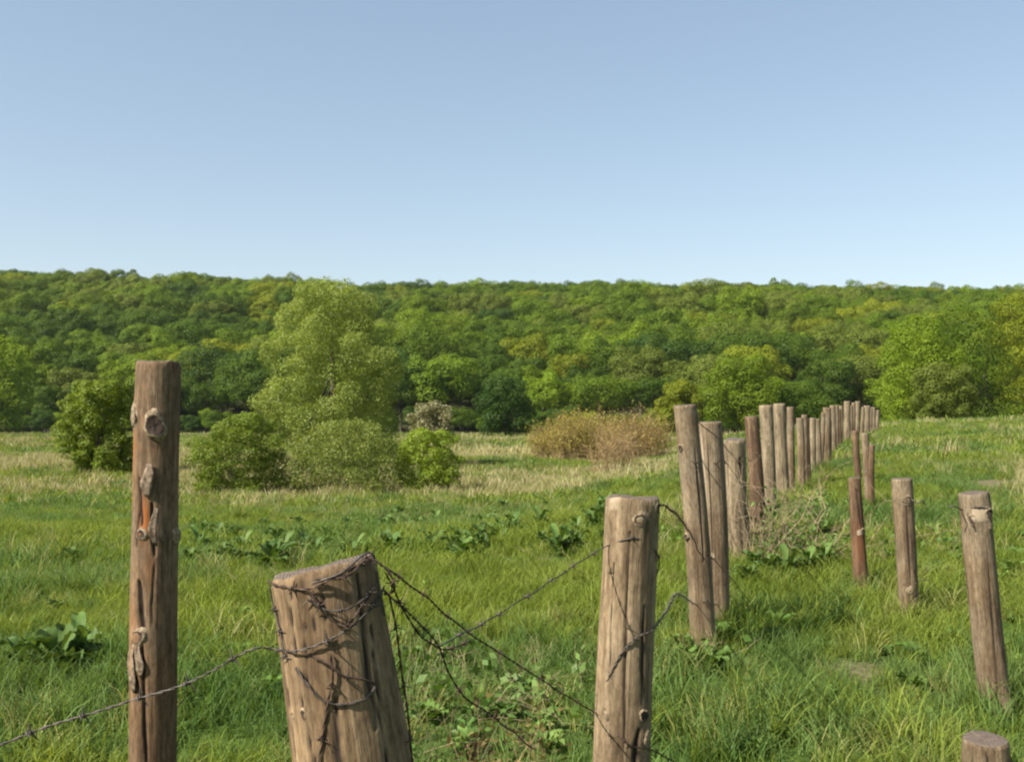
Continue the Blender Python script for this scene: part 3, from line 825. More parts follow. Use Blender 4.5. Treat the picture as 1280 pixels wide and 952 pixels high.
# ------------------------------------------------------------------ fence posts
POSTS = {}
def post(key, top, bot, d, wt, wb, mat, label, seed=0, base_row=None, hi=False, slant=(0, 0), lean_y=0.0,
         knots=(), stains=(), pales=(), cracks=(), flats=(), rough=.04, group='wooden fence posts', chip=.0, name='fence_post'):
    """top/bot: picture points on the axis; extended to the ground along that line"""
    rng = np.random.default_rng(900 + seed)
    T = np.array(W(top[0], top[1], d)); B = np.array(W(bot[0], bot[1], d))
    ax = T - B
    # extend down to the ground
    s = 0.0; Q = B.copy()
    for _ in range(60):
        g = Hs(Q[0], Q[1] if True else d)
        if Q[2] <= g - .04: break
        Q = Q - ax / np.linalg.norm(ax) * .03
    for _ in range(60):
        if Q[2] >= Hs(Q[0], Q[1]) - .06: break
        Q = Q + ax / np.linalg.norm(ax) * .02
    base = Q; base_y = base.copy()
    L = float(np.linalg.norm(T - base))
    axis = (T - base) / L
    axis = axis + np.array([0, lean_y, 0]); axis /= np.linalg.norm(axis)
    rt = wt * d / F / 2; rb = wb * d / F / 2
    # radius at the ground extrapolated
    yt, yb = top[1], bot[1]
    rz = lambda z: rt + (rb - rt) * (L - z) / max(np.linalg.norm(T - B), .1)
    na, nz = (112, 240) if hi else (28, 40)
    zs = np.concatenate([np.linspace(0, L, nz)])
    th = np.arange(na) / na * 2 * np.pi
    TH, Z = np.meshgrid(th, zs)
    Rr = rz(Z)
    wv = np.zeros_like(TH)
    for k in range(2, 7): wv += rng.normal() * .4 / k * np.sin(k * TH + rng.random() * 6.28 + rng.normal() * 1.2 * Z)
    for k in range(8, 26, 3): wv += rng.normal() * .02 * np.sin(k * TH + rng.random() * 6.28 + rng.normal() * 1.2 * Z)
    for k in range(5): wv += rng.normal() * .15 * np.sin(rng.uniform(3, 16) * Z + rng.random() * 6.28 + TH * rng.integers(0, 2))
    Rr = Rr * (1 + rough * wv)
    stain = np.zeros_like(TH); pale = np.zeros_like(TH); crack = np.zeros_like(TH)
    axis_px = lambda py: top[0] + (bot[0] - top[0]) * (py - top[1]) / (bot[1] - top[1])
    def to_local(px, py):
        z = L - math.hypot(py - top[1], (axis_px(py) - top[0])) * d / F
        off = (px - axis_px(py)) * d / F / max(rz(z), 1e-3)
        off = max(-.98, min(.98, off))
        return -math.pi / 2 + math.asin(off), z          # facing -Y is angle -90 deg
    angd = lambda a0: np.abs((TH - a0 + np.pi) % (2 * np.pi) - np.pi)
    for px, py, w_, h_, s_ in stains:
        a0, z0 = to_local(px, py); stain += s_ * np.exp(-(angd(a0) * rt / (w_ * d / F)) ** 2 - ((Z - z0) / (h_ * d / F)) ** 2)
    for px, py, w_, h_, s_ in pales:
        a0, z0 = to_local(px, py); pale += s_ * np.exp(-(angd(a0) * rt / (w_ * d / F)) ** 4 - ((Z - z0) / (h_ * d / F)) ** 4)
    for px, y0, px1, y1, w_, dep in cracks:
        a0, z0 = to_local(px, y0); a1, z1 = to_local(px1, y1)
        t = np.clip((z0 - Z) / (z0 - z1), 0, 1); inside = (Z <= z0 + .002) & (Z >= z1 - .002)
        ac = a0 + (a1 - a0) * t + .025 * np.sin(t * 5 + seed) + .008 * np.sin(t * 17)
        wd = w_ * d / F * (.25 + .75 * np.sin(np.pi * np.clip(t, .03, .97)) ** .6) * (.85 + .15 * np.sin(t * 8 + seed))
        g = np.exp(-(np.abs((TH - ac + np.pi) % (2 * np.pi) - np.pi) * rt / wd) ** 2) * inside
        Rr -= g * dep; crack = np.maximum(crack, g * 1.2)
    for a0, cut in flats:
        ca = np.cos(TH - a0); lim = rz(Z) * cut
        Rr = np.where(ca > .05, np.minimum(Rr, lim / np.maximum(ca, .05)), Rr)
    for kn in knots:   # bulge under a knot
        px, py, rk = kn[:3]
        a0, z0 = to_local(px, py); rk = rk * d / F
        g = np.exp(-((angd(a0) * rt) ** 2 + (Z - z0) ** 2) / (rk * 1.5) ** 2)
        Rr += g * rk * .25
    # top edge: slanted cut and worn rim
    ztop_off = slant[0] * np.cos(TH) * Rr + slant[1] * np.sin(TH) * Rr
    frac = np.clip((Z - (L - .10)) / .10, 0, 1)
    rim = chip * (np.abs(np.sin(1.5 * TH + seed)) ** 2 + .35 * np.abs(np.sin(4 * TH + 2 * seed)) ** 4)
    Zf = Z + (ztop_off - rim * rt) * frac
    Rr = Rr * (1 - .05 * np.clip((Z - (L - .012)) / .012, 0, 1))
    if base is not None:
        Rr = Rr * (1 + .05 * np.clip((.15 - Z) / .15, 0, 1))
    bow = rng.normal() * .004 * np.sin(Z / L * np.pi) * (1 if hi else 1.5) * L
    V = np.stack([Rr * np.cos(TH) + bow, Rr * np.sin(TH), Zf], -1).reshape(-1, 3)
    i0 = (np.arange(nz - 1)[:, None] * na + np.arange(na)[None]).ravel()
    i1 = (np.arange(nz - 1)[:, None] * na + (np.arange(na)[None] + 1) % na).ravel()
    Fq = np.stack([i0, i1, i1 + na, i0 + na], 1)
    # cap rings
    last = (nz - 1) * na; ringv = V[last:last + na]; cen = ringv.mean(0)
    off = len(V); rings = []; prev = last; cf = []
    for s_, dz in ((.97, .0015), (.6, .001), (.25, .002)):
        rv = cen + (ringv - cen) * s_; rv[:, 2] += dz + rng.normal(size=na) * .0012
        rings.append(rv); j = np.arange(na)
        cf.append(np.stack([prev + j, prev + (j + 1) % na, off + (j + 1) % na, off + j], 1)); prev = off; off += na
    rings.append(cen[None] + [[0, 0, .001]]); j = np.arange(na)
    ct = np.stack([prev + j, prev + (j + 1) % na, np.full(na, off)], 1)
    Vall = np.concatenate([V] + rings); cf = np.concatenate(cf)
    z0_ = np.zeros(len(Vall)); at = {}
    for nm, arr in (('stain', stain), ('pale', pale), ('crack', crack)):
        q = z0_.copy(); q[:len(V)] = np.clip(arr.ravel(), 0, 1.2); at[nm] = q
    mi = np.concatenate([np.zeros(len(Fq)), np.ones(len(cf)), np.ones(len(ct))])
    me = mesh_np(name, Vall, [Fq, cf, ct], (mat, M_END), mi, smooth=True, attrs=at)
    o = link(name, me, loc=base)
    # rotation that maps +Z to axis while keeping -Y facing the camera
    zax = Vector(axis); yax = Vector((0, 1, 0)); xax = yax.cross(zax).normalized(); yax = zax.cross(xax).normalized()
    Mx = Matrix((xax, yax, zax)).transposed()
    o.rotation_mode = 'QUATERNION'; o.rotation_quaternion = Mx.to_quaternion()
    tag(o, label, 'fence post', group)
    rfun = lambda z: float(rz(z))
    def surf(px, py, eps=.003):
        """world point on the near surface seen at picture point"""
        a0, z = to_local(px, py)
        r = rfun(z) * (1 + rough * .3) + eps
        v = Mx @ Vector((r * math.cos(a0), r * math.sin(a0), z)); return tuple(Vector(base) + v)
    def around(py, deg, eps=.003):
        z = L - (py - top[1]) * d / F; a = math.radians(deg) - math.pi / 2
        r = rfun(z) * (1 + rough * .3) + eps
        v = Mx @ Vector((r * math.cos(a), r * math.sin(a), z)); return tuple(Vector(base) + v)
    for kn in knots:
        px, py, rk = kn[:3]; style = kn[3] if len(kn) > 3 else 'ring'
        a0, z = to_local(px, py); rkm = rk * d / F * (1 if key == 'tall' else .78)
        knot(o, a0, z, rfun(z), rkm, style, rng)
    POSTS[key] = dict(o=o, surf=surf, around=around, d=d, L=L, base=base, rz=rfun, M=Mx)
    return o

def knot(parent, a, z, r, s, style, rng):
    prof = {'ring': [(1.3, -.1, 0), (1.05, .38, 0), (.78, .55, 0), (.60, .44, 1), (.4, .36, 1), (.0, .34, 1)],
            'bulge': [(1.3, -.1, 0), (1.05, .27, 0), (.7, .40, 0), (.35, .44, 0), (.0, .45, 0)],
            'hole': [(1.25, -.1, 0), (1.0, .36, 0), (.85, .42, 0), (.68, .36, 1), (.4, .32, 1), (.0, .31, 1)],
            'branch': [(1.3, -.3, 0), (1.0, .3, 0), (.8, 1.0, 0), (.62, 1.5, 0), (.5, 1.45, 1), (0, 1.35, 1)]}[style]
    na = 26; V = []; Fc = []; mi = []
    ph = rng.random(4) * 6.28
    for i, (rr, hh, m) in enumerate(prof):
        for j in range(na):
            t = j / na * 6.283; q = 1 + .12 * math.sin(2 * t + ph[0]) + .08 * math.sin(3 * t + ph[1]) + .05 * math.sin(7 * t + ph[2])
            u, w = math.cos(t) * rr * s * q, math.sin(t) * rr * s * q * 1.25
            V.append((hh * .84 * s + .02 * s * math.sin(5 * t + i), u, w))
        if i:
            for j in range(na):
                k = (j + 1) % na; b = (i - 1) * na
                Fc.append((b + j, b + k, b + na + k, b + na + j)); mi.append(m)
    V = np.array(V)
    # wrap on the cylinder: x = radial, y = tangential
    rad = r + V[:, 0]; ang = a + V[:, 1] / r
    Vw = np.stack([rad * np.cos(ang), rad * np.sin(ang), V[:, 2] + z], 1)
    c = link('knot', mesh_np('knot', Vw, np.array(Fc), (M_KNOT, M_KHOLE), mi, smooth=True), parent)
    return c

def bark_flake(postkey, px, py, w, h, lift, seed=0):
    P = POSTS[postkey]; rng = np.random.default_rng(seed); d = P['d']
    na, nb = 5, 9; V = []; Minv = P['M'].inverted()
    for i in range(nb):
        for j in range(na):
            t = i / (nb - 1); u = j / (na - 1) - .5
            ww = w * math.sin(math.pi * min(.95, max(.08, t))) ** .5 * (.8 + .3 * rng.random())
            p = P['surf'](px + u * ww + 2 * math.sin(t * 5 + seed), py + (t - .5) * h, .002 + lift * (.3 + .7 * abs(u) * 2) * math.sin(math.pi * t) + rng.random() * .0015)
            V.append(Minv @ (Vector(p) - Vector(P['base'])))
    V = np.array([tuple(v) for v in V]); f = np.array([(i * na + j, i * na + j + 1, i * na + na + j + 1, i * na + na + j) for i in range(nb - 1) for j in range(na - 1)])
    o = link('bark_flake', mesh_np('bark_flake', V, f, (M_BARKP,), smooth=True), P['o'])
    m = o.modifiers.new('thickness', 'SOLIDIFY'); m.thickness = .003
    return o

# --- foreground posts
post('tall', (198, 452), (194, 952), 3.0, 54, 57, M_WOOD_RED, 'tall upright reddish-brown post with a knot near its top, at the left', 1, hi=True, slant=(0, -.02), chip=.05,
     knots=((203, 531, 12, 'ring'), (174, 518, 11, 'bulge'), (187, 664, 6, 'ring'), (183, 790, 9, 'ring'), (176, 830, 8, 'bulge'), (226, 668, 7, 'bulge'), (181, 812, 7, 'hole')),
     stains=((174, 558, 7, 22, .6), (192, 645, 7, 24, 1.4), (172, 600, 7, 40, .35), (200, 700, 6, 30, .3), (176, 760, 7, 40, .3), (184, 810, 8, 35, .35)),
     pales=((203, 648, 4, 15, .9), (176, 525, 5, 12, .5), (180, 825, 5, 30, .7), (195, 760, 3, 18, .5)),
     cracks=((184, 595, 190, 655, 3.2, .008), (201, 625, 206, 690, 2.6, .008), (185, 720, 194, 790, 4.2, .012), (190, 790, 197, 952, 2.6, .010), (184, 640, 182, 680, 2, .006), (178, 800, 186, 860, 3, .008), (204, 700, 203, 780, 1.4, .004)))
for a in (((196, 598, 14, 40, .006, 1)), ((203, 655, 9, 46, .006, 2)), ((176, 828, 12, 60, .007, 3)), ((186, 818, 9, 40, .006, 4)), ((175, 520, 10, 26, .005, 5))):
    bark_flake('tall', *a)
post('wired', (404, 706), (441, 952), 1.9, 132, 146, M_WOOD_TAN, 'thick leaning post in the foreground, wound with barbed wire', 2, hi=True, slant=(.07, -.07), chip=.05, rough=.03,
     knots=((392, 868, 6, 'hole'), (376, 872, 5, 'hole')),
     stains=(), pales=((352, 760, 10, 60, .3),),
     cracks=((373, 722, 381, 800, 1.6, .005), (378, 800, 412, 952, 1.5, .005), (352, 735, 362, 800, 1.2, .004), (455, 720, 478, 900, 3.5, .008), (430, 850, 438, 952, 4.5, .006), (392, 740, 402, 900, 1.2, .004), (470, 780, 490, 940, 2.0, .006), (366, 840, 384, 952, 1.2, .004), (415, 720, 424, 776, 1.6, .005), (402, 720, 410, 790, 1.2, .003)))
post('split', (791, 620), (778, 952), 3.0, 67, 72, M_WOOD_TAN2, 'straight pale tan post with a long split, at centre of the foreground', 3, hi=True, slant=(0, -.03), chip=.07, rough=.03,
     knots=((795, 645, 9, 'ring'), (756, 880, 9, 'bulge'), (801, 884, 8, 'hole'), (760, 640, 6, 'bulge'), (806, 912, 8, 'bulge'), (818, 632, 7, 'ring')),
     pales=((765, 625, 12, 14, .7), (800, 640, 10, 9, .7), (752, 645, 6, 20, .5)),
     cracks=((784, 660, 776, 952, 1.6, .008), (765, 700, 760, 860, 1.0, .003), (803, 750, 800, 870, 2.0, .005), (796, 900, 790, 952, 4.0, .008), (756, 880, 758, 893, 3, .01)))
post('stub', (1231, 922), (1232, 952), 3.9, 54, 56, M_WOOD_BRN, 'cut-off post just showing its top at the bottom right', 4, hi=True, slant=(0, .05), chip=.05, cracks=((1222, 925, 1222, 952, 1.4, .004),))
# --- leaning posts of the main row
post('lean', (856, 506), (879, 812), 6.1, 28, 32, M_WOOD_BRN, 'tallest leaning dark brown post, first of the fence row', 5, hi=True, chip=.05, rough=.05,
     knots=((849, 558, 4, 'hole'), (856, 668, 4, 'ring'), (872, 520, 5, 'bulge')), cracks=((865, 560, 874, 700, 1.6, .006),), pales=((856, 668, 4, 3, .8),), stains=())
post('second', (887, 527), (898, 796), 6.8, 30, 28, M_WOOD_BRN, 'second post of the row with a pale split left side', 6, hi=True, chip=.04,
     pales=((873, 600, 6, 85, .8), (885, 692, 4, 5, .8)), cracks=((880, 540, 888, 780, 1.2, .008),), flats=((math.radians(205), .85),))
post('short', (918, 548), (926, 690), 9.9, 27, 28, M_WOOD_GREY, 'short broad pale post, third of the fence row', 7, chip=.08, cracks=((922, 570, 926, 690, 1.0, .01),), pales=((912, 600, 6, 40, .5),), slant=(0, .1), rough=.06)
post('dark', (939, 520), (948, 676), 11.3, 17, 21, M_WOOD_DRED, 'dark slim post between the short broad post and the pale posts', 8, chip=.04)
post('pale_a', (957, 506), (962, 645), 13.6, 17, 16, M_WOOD_GREY, 'pale grey post next after the dark slim post', 9, pales=((957, 540, 7, 30, .6),), chip=.04)
post('pale_b', (974, 504), (980, 625), 15.8, 15, 16, M_WOOD_GREY, 'greyish post, second of the two pale posts side by side', 10, chip=.04)
row = [  # top x, y, bottom x, y, width, material, label
    (988, 507, 990, 622, 10, M_WOOD_BRN, 'brown post right behind the two pale posts'),
    (999, 520, 1001, 614, 10, M_WOOD_BRN, 'brown post, second behind the two pale posts'),
    (1008, 525, 1010, 606, 7, M_WOOD_DRED, 'thin dark post, third behind the two pale posts'),
    (1015, 522, 1016, 597, 7.5, M_WOOD_GREY, 'pale thin post, fourth behind the two pale posts'),
    (1023, 523, 1024, 592, 8, M_WOOD_GREY, 'pale post, fifth behind the two pale posts'),
    (1032, 508, 1033, 584, 9, M_WOOD_BRN, 'taller brown post, sixth behind the two pale posts'),
    (1036, 524, 1036, 580, 7, M_WOOD_DRED, 'lower dark post, seventh behind the two pale posts'),
    (1041, 507, 1042, 572, 6, M_WOOD_GREY, 'far thin post, eighth behind the two pale posts'),
    (1046, 507, 1047, 566, 5.5, M_WOOD_BRN, 'far thin post, ninth behind the two pale posts'),
    (1052, 506, 1052, 561, 5, M_WOOD_GREY, 'far thin post, tenth behind the two pale posts'),
    (1058, 502, 1059, 556, 7, M_WOOD_GREY, 'far taller pale post, eleventh behind the two pale posts'),
    (1065, 507, 1065, 553, 4.5, M_WOOD_BRN, 'far thin post, twelfth behind the two pale posts'),
    (1072, 502, 1072, 550, 7, M_WOOD_GREY, 'far taller pale post, sixth from the far end'),
    (1077, 508, 1077, 548, 4.5, M_WOOD_BRN, 'far thin post, fifth from the far end'),
    (1083, 507, 1083, 545, 7, M_WOOD_GREY, 'far pale post, fourth from the far end'),
    (1088, 510, 1088, 543, 4.0, M_WOOD_GREY, 'far thin post, third from the far end'),
    (1092, 508, 1092, 541, 4.5, M_WOOD_GREY, 'far pale post, second from the far end'),
    (1097, 511, 1097, 540, 3.4, M_WOOD_GREY, 'farthest post, last of the whole row'),
]
row += [(1004, 516, 1007, 609, 6.5, M_WOOD_BRN, 'slim brown post squeezed between the second and third behind the pale pair'),
    (1028, 514, 1026, 588, 6, M_WOOD_BRN, 'slim brown post just left of the taller brown post in the far row'),
    (1049, 511, 1051, 563, 4, M_WOOD_DRED, 'very thin dark post between the ninth and tenth behind the pale pair'),
    (1068, 505, 1067, 551, 5, M_WOOD_BRN, 'thin brown post left of the sixth from the far end')]
rj = np.random.default_rng(12)
for i, (tx, ty, bx, by, w_, m_, lb_) in enumerate(row):
    tx += rj.normal() * 1.0; ty += rj.normal() * 1.3; w_ *= rj.uniform(.85, 1.2)
    d = EYE * F / (by - HY)
    post(f'row{i}', (tx, ty), (bx, by), d, w_, w_ * 1.05, m_, lb_, 20 + i, chip=.05, rough=.06)
# --- right-hand row
post('r_far', (1069, 538), (1074, 604), 19.0, 8, 9, M_WOOD_DRED, 'slim leaning post behind the dark red post', 50)
post('r_far2', (1081, 541), (1087, 642), 14.4, 9, 11, M_WOOD_BRN, 'taller brown post of the pair behind the dark red post', 51)
post('r_far3', (1090, 556), (1090, 640), 14.2, 7, 8, M_WOOD_DRED, 'short dark post of the pair behind the dark red post', 52)
post('r_red', (1068, 597), (1077, 742), 8.2, 15, 19, M_WOOD_DRED, 'dark red-brown short post in the right-hand row', 53, hi=True, stains=((1072, 680, 8, 30, .6),), pales=((1074, 664, 5, 4, .9), (1070, 690, 3, 30, .4)), knots=((1076, 663, 4, 'ring'),), cracks=((1068, 610, 1074, 660, 1.2, .005),))
post('r_mid', (1127, 598), (1137, 775), 7.2, 26, 23, M_WOOD_BRN, 'short mottled brown post with wire stubs in the right-hand row', 54, hi=True, rough=.06, knots=((1128, 624, 7, 'ring'), (1133, 735, 5, 'bulge'), (1118, 620, 5, 'bulge')), pales=((1126, 610, 6, 5, .5), (1133, 735, 5, 8, .5)), cracks=((1128, 630, 1133, 730, 1.3, .005),))
post('r_near', (1217, 615), (1246, 895), 5.0, 37, 37, M_WOOD_BRN, 'leaning brown post with a pale knotted head at the right edge', 55, hi=True, rough=.04, chip=.06,
     knots=((1209, 646, 6, 'hole'), (1228, 640, 7, 'ring'), (1206, 658, 5, 'hole'), (1230, 656, 5, 'bulge'), (1234, 888, 7, 'bulge'), (1258, 880, 8, 'bulge')), pales=((1219, 640, 15, 11, .9),), cracks=((1205, 640, 1213, 662, 2.2, .01), (1226, 680, 1240, 880, 1.0, .004), (1238, 870, 1244, 895, 3, .01)))

fp, fr, fs, fi = [], [], [], []
rg = np.random.default_rng(77)
for k_, P_ in POSTS.items():
    nT = 16 if P_['d'] < 12 else 9
    for q in range(nT):
        a = rg.random() * 6.283; r = P_['rz'](0) + rg.uniform(.02, .16)
        x, y = P_['base'][0] + math.cos(a) * r, P_['base'][1] + math.sin(a) * r
        fp.append((x, y, Hs(x, y) - .01)); fr.append((rg.normal() * .15, rg.normal() * .15, rg.random() * 6.28)); sc_ = rg.uniform(.7, 1.25) * (1 if P_['d'] < 20 else 1.5)
        fs.append((sc_ * .8, sc_ * .8, sc_ * 1.25)); fi.append(int(rg.random() * 9))
ft = tuft_objs((24, .07, .22, .007, .6), [M_G1, M_G2], 700) + tuft_objs((12, .07, .26, .004, .5), [M_G3], 720)
instancer('foot_grass', fp, fr, fs, fi, ft, 'taller rank grass tufts round the feet of the fence posts', 'grass')
# ------------------------------------------------------------------ barbed wire
def catmull(pts, step=.012):
    P = [np.array(p, float) for p in pts]; P = [2 * P[0] - P[1]] + P + [2 * P[-1] - P[-2]]
    out = []
    for i in range(1, len(P) - 2):
        n = max(2, int(np.linalg.norm(P[i + 1] - P[i]) / step))
        for k in range(n):
            t = k / n
            out.append(.5 * ((2 * P[i]) + (-P[i - 1] + P[i + 1]) * t + (2 * P[i - 1] - 5 * P[i] + 4 * P[i + 1] - P[i + 2]) * t * t + (-P[i - 1] + 3 * P[i] - 3 * P[i + 1] + P[i + 2]) * t ** 3))
    out.append(P[-2]); return np.array(out)

def barb_mesh(s, mat):
    rg = np.random.default_rng(5); t = np.linspace(0, 1, 14)
    coil = np.stack([np.cos(t * 13) * s * .3, np.sin(t * 13) * s * .3, (t - .5) * s * .9], 1)
    paths = [(coil, np.full(14, s * .13))]
    for a, z in ((.3, -.4), (3.3, -.1), (1.7, .2), (4.9, .4)):
        p0 = np.array([math.cos(a) * .3, math.sin(a) * .3, z]) * s; p1 = np.array([math.cos(a) * 1.7, math.sin(a) * 1.7, z + .35]) * s
        paths.append((np.array([p0, (p0 + p1) / 2, p1]), np.array([.13, .12, .04]) * s))
    v, f = tubes(paths, 5); return mesh_np('barb', v, f, (mat,), smooth=True)
BARB = {id(M_WIRE): barb_mesh(.0095, M_WIRE), id(M_WIREG): barb_mesh(.0095, M_WIREG)}

def wire(pts, label, mat=M_WIRE, r=.0013, hr=.0014, pitch=.05, twist=True, barbs=.11, group='barbed wires of the fence', barb_scale=1.0, name='barbed_wire', seed=0):
    rng = np.random.default_rng(seed + 300)
    C = catmull(pts, .008 if twist else .012)
    L = np.concatenate([[0], np.cumsum(np.linalg.norm(np.diff(C, axis=0), axis=1))])
    wob = np.stack([np.sin(L * rng.uniform(9, 16) + k) + .5 * np.sin(L * rng.uniform(25, 40) + 2 * k) for k in range(3)], 1) * .0018
    C = C + wob * np.minimum(1, L / .05)[:, None]
    o = empty(name, tuple(C[0]))
    tg = unit(np.gradient(C, axis=0)); ref = np.array([0.02, .1, 1.0])
    U = unit(np.cross(tg, ref)); B = np.cross(tg, U); ph = L / pitch * 6.283
    c0 = C[0]
    if twist:
        for k in (0, 1):
            q = C + hr * (np.cos(ph + k * 3.1416)[:, None] * U + np.sin(ph + k * 3.1416)[:, None] * B) - c0
            v, f = tubes([(q, np.full(len(q), r))], 6); link('strand', mesh_np('strand', v, f, (mat,), smooth=True), o)
    else:
        v, f = tubes([(C - c0, np.full(len(C), r))], 6); link('strand', mesh_np('strand', v, f, (mat,), smooth=True), o)
    if barbs:
        s = barbs * .6
        while s < L[-1]:
            i = int(np.searchsorted(L, s)); i = min(i, len(C) - 1)
            b = link('barb', BARB[id(mat)], o, tuple(C[i] - c0))
            b.rotation_mode = 'QUATERNION'; b.rotation_quaternion = Vector(tg[i]).to_track_quat('Z', 'Y'); b.scale = (barb_scale,) * 3
            s += barbs * rng.uniform(.85, 1.15)
    tag(o, label, 'barbed wire' if barbs else 'wire', group)
    return o

S = lambda k, *a: POSTS[k]['surf'](*a)
A_ = lambda k, *a: POSTS[k]['around'](*a)
# long near wire from the left edge to the wired post, round its front
wire([W(-160, 975, 1.75), W(-40, 942, 1.85), W(60, 908, 1.9), W(160, 878, 1.92), W(250, 845, 1.9), W(310, 812, 1.86), S('wired', 352, 797, .004), S('wired', 382, 793, .004), S('wired', 412, 787, .004), S('wired', 440, 778, .005), S('wired', 462, 765, .004), A_('wired', 752, 75), A_('wired', 746, 100)],
     'grey barbed wire from the left edge to the foreground wired post', M_WIREG, seed=1, barb_scale=1.35)
# top wire: post head down to the split post and on
wire([A_('wired', 712, -70), S('wired', 360, 716), S('wired', 400, 722, .006), S('wired', 430, 712, .006), A_('wired', 703, 70), W(480, 706, 1.87), W(520, 738, 2.05), W(580, 785, 2.3), W(640, 826, 2.5), W(700, 864, 2.75), S('split', 747, 890), S('split', 770, 908), S('split', 786, 920), A_('split', 932, 70), W(850, 955, 3.2), W(900, 985, 3.5)],
     'dark rusty wire from the wired post head down across the split post', M_WIRE, seed=2, barbs=.14)
# slack wire hanging
wire([A_('wired', 745, 85), W(492, 750, 1.9), W(520, 775, 2.0), W(548, 806, 2.1), W(562, 842, 2.15), W(580, 870, 2.2), W(605, 886, 2.3), W(640, 915, 2.5), W(668, 935, 2.7)],
     'slack rusty wire drooping right of the wired post', M_WIRE, seed=3, barbs=.12)
# wire from the slack bunch up to the split post
wire([W(548, 808, 2.12), W(585, 788, 2.25), W(625, 766, 2.45), W(665, 742, 2.6), W(705, 715, 2.75), W(740, 692, 2.9), S('split', 760, 680), S('split', 775, 671), S('split', 792, 668), A_('split', 690, 60), A_('split', 720, 100)],
     'thin grey wire rising from the slack wire to the split post', M_WIREG, seed=4, r=.0012, hr=.0012, barbs=.15)
wire([W(486, 740, 1.88), W(496, 800, 1.88), W(503, 850, 1.88), W(511, 900, 1.88), W(518, 955, 1.88), W(522, 1000, 1.88)],
     'rusty wire hanging straight down beside the wired post', M_WIRE, seed=5, barbs=.10)
wire([S('wired', 384, 812, .004), S('wired', 402, 836, .006), S('wired', 420, 855, .004), S('wired', 445, 861, .004), S('wired', 465, 858, .004), S('wired', 474, 848, .006)],
     'short grey wire loop low on the wired post', M_WIREG, seed=6, barbs=0, r=.0014, hr=.0014)
wire([S('wired', 426, 800, .004), S('wired', 428, 826, .006), S('wired', 422, 856, .004), S('wired', 417, 895, .004), S('wired', 411, 932, .004), S('wired', 412, 960, .004)],
     'dark wire running down the front of the wired post', M_WIRE, seed=7, barbs=.09, r=.0013, hr=.0013)
wire([S('wired', 400, 724, .005), S('wired', 412, 742, .008), S('wired', 424, 760, .008), S('wired', 440, 772, .008), S('wired', 456, 756, .006), S('wired', 466, 742, .006)],
     'twisted dark wire tangle under the wired post head', M_WIRE, seed=8, barbs=.05)
wire([S('wired', 347, 716, .004), S('wired', 352, 745, .004), S('wired', 363, 778, .004), S('wired', 368, 800, .004)],
     'fine wire along the left side of the wired post', M_WIREG, seed=9, barbs=.05, twist=False, r=.0016)
wire([S('wired', 404, 716, .006), S('wired', 432, 702, .010), A_('wired', 696, 66, .008), A_('wired', 740, 72, .004), A_('wired', 775, 80, .004)],
     'stiff grey wire bent over the wired post head', M_WIREG, seed=10, barbs=0, twist=False, r=.0022)
wire([A_('wired', 735, 70, .005), S('wired', 462, 742, .012), S('wired', 440, 752, .016), S('wired', 418, 748, .010), S('wired', 402, 735, .006)],
     'coil of fine wire across the upper right of the wired post', M_WIREG, seed=20, barbs=.06, r=.0012, hr=.0012)
wire([S('wired', 408, 712, .006), S('wired', 436, 716, .012), S('wired', 452, 706, .012), A_('wired', 700, 60, .01), W(484, 712, 1.85), W(492, 735, 1.86), A_('wired', 750, 80, .008)],
     'loose wire end curling over the right rim of the wired post', M_WIRE, seed=21, barbs=.07, r=.0013, hr=.0013)
wire([W(482, 716, 1.9), W(500, 755, 2.0), W(522, 790, 2.05), W(535, 800, 2.1), W(560, 812, 2.15), W(590, 800, 2.3)],
     'kinked wire linking the slack wires beside the wired post', M_WIRE, seed=22, barbs=.08, r=.0012, hr=.0012)
wire([S('wired', 474, 848, .006), S('wired', 462, 838, .012), S('wired', 440, 828, .012), S('wired', 424, 812, .008), S('wired', 405, 800, .006)],
     'bent rusty wire crossing the middle of the wired post', M_WIRE, seed=23, barbs=.09, r=.0013, hr=.0013)
# split post to the leaning post
wire([A_('split', 628, 60), W(834, 634, 3.1), W(850, 648, 3.9), W(866, 672, 5.2), S('lean', 872, 690, .004), A_('lean', 694, 60), S('second', 893, 700, .004), W(905, 712, 7.4), W(925, 735, 8.6)],
     'rusty wire from the split post head to the leaning posts', M_WIRE, seed=11, r=.0018, hr=.0018, barbs=.16)
wire([S('split', 746, 868), S('split', 758, 842), S('split', 774, 806), S('split', 790, 787), S('split', 812, 781), W(824, 777, 3.05), W(835, 760, 3.4), W(848, 742, 4.6), S('lean', 868, 752, .004), S('lean', 880, 748, .004), S('second', 893, 752, .004), S('second', 905, 742, .004)],
     'grey wire looped on the split post then running to the leaning posts', M_WIREG, seed=12, barbs=.16, r=.0018, hr=.0018)
G2 = 'wires between the leaning posts'
wire([S('lean', 862, 575, .004), S('lean', 869, 578, .004), S('second', 876, 574, .004), S('second', 890, 578, .004), S('second', 900, 574, .004), S('short', 908, 578, .006), S('short', 920, 576, .006), S('short', 930, 572, .006), W(940, 574, 10.6), W(952, 546, 13)],
     'upper wire strung between the leaning posts and the pale posts', M_WIRE, seed=13, barbs=.4, twist=False, r=.0035, group=G2)
wire([S('lean', 868, 520, .004), W(876, 530, 6.4), S('second', 895, 548, .004), W(905, 556, 8.0), S('short', 912, 565, .006), S('short', 926, 562, .006)],
     'wire from the tallest leaning post head to the short broad post', M_WIRE, seed=14, barbs=.4, twist=False, r=.0032, group=G2)
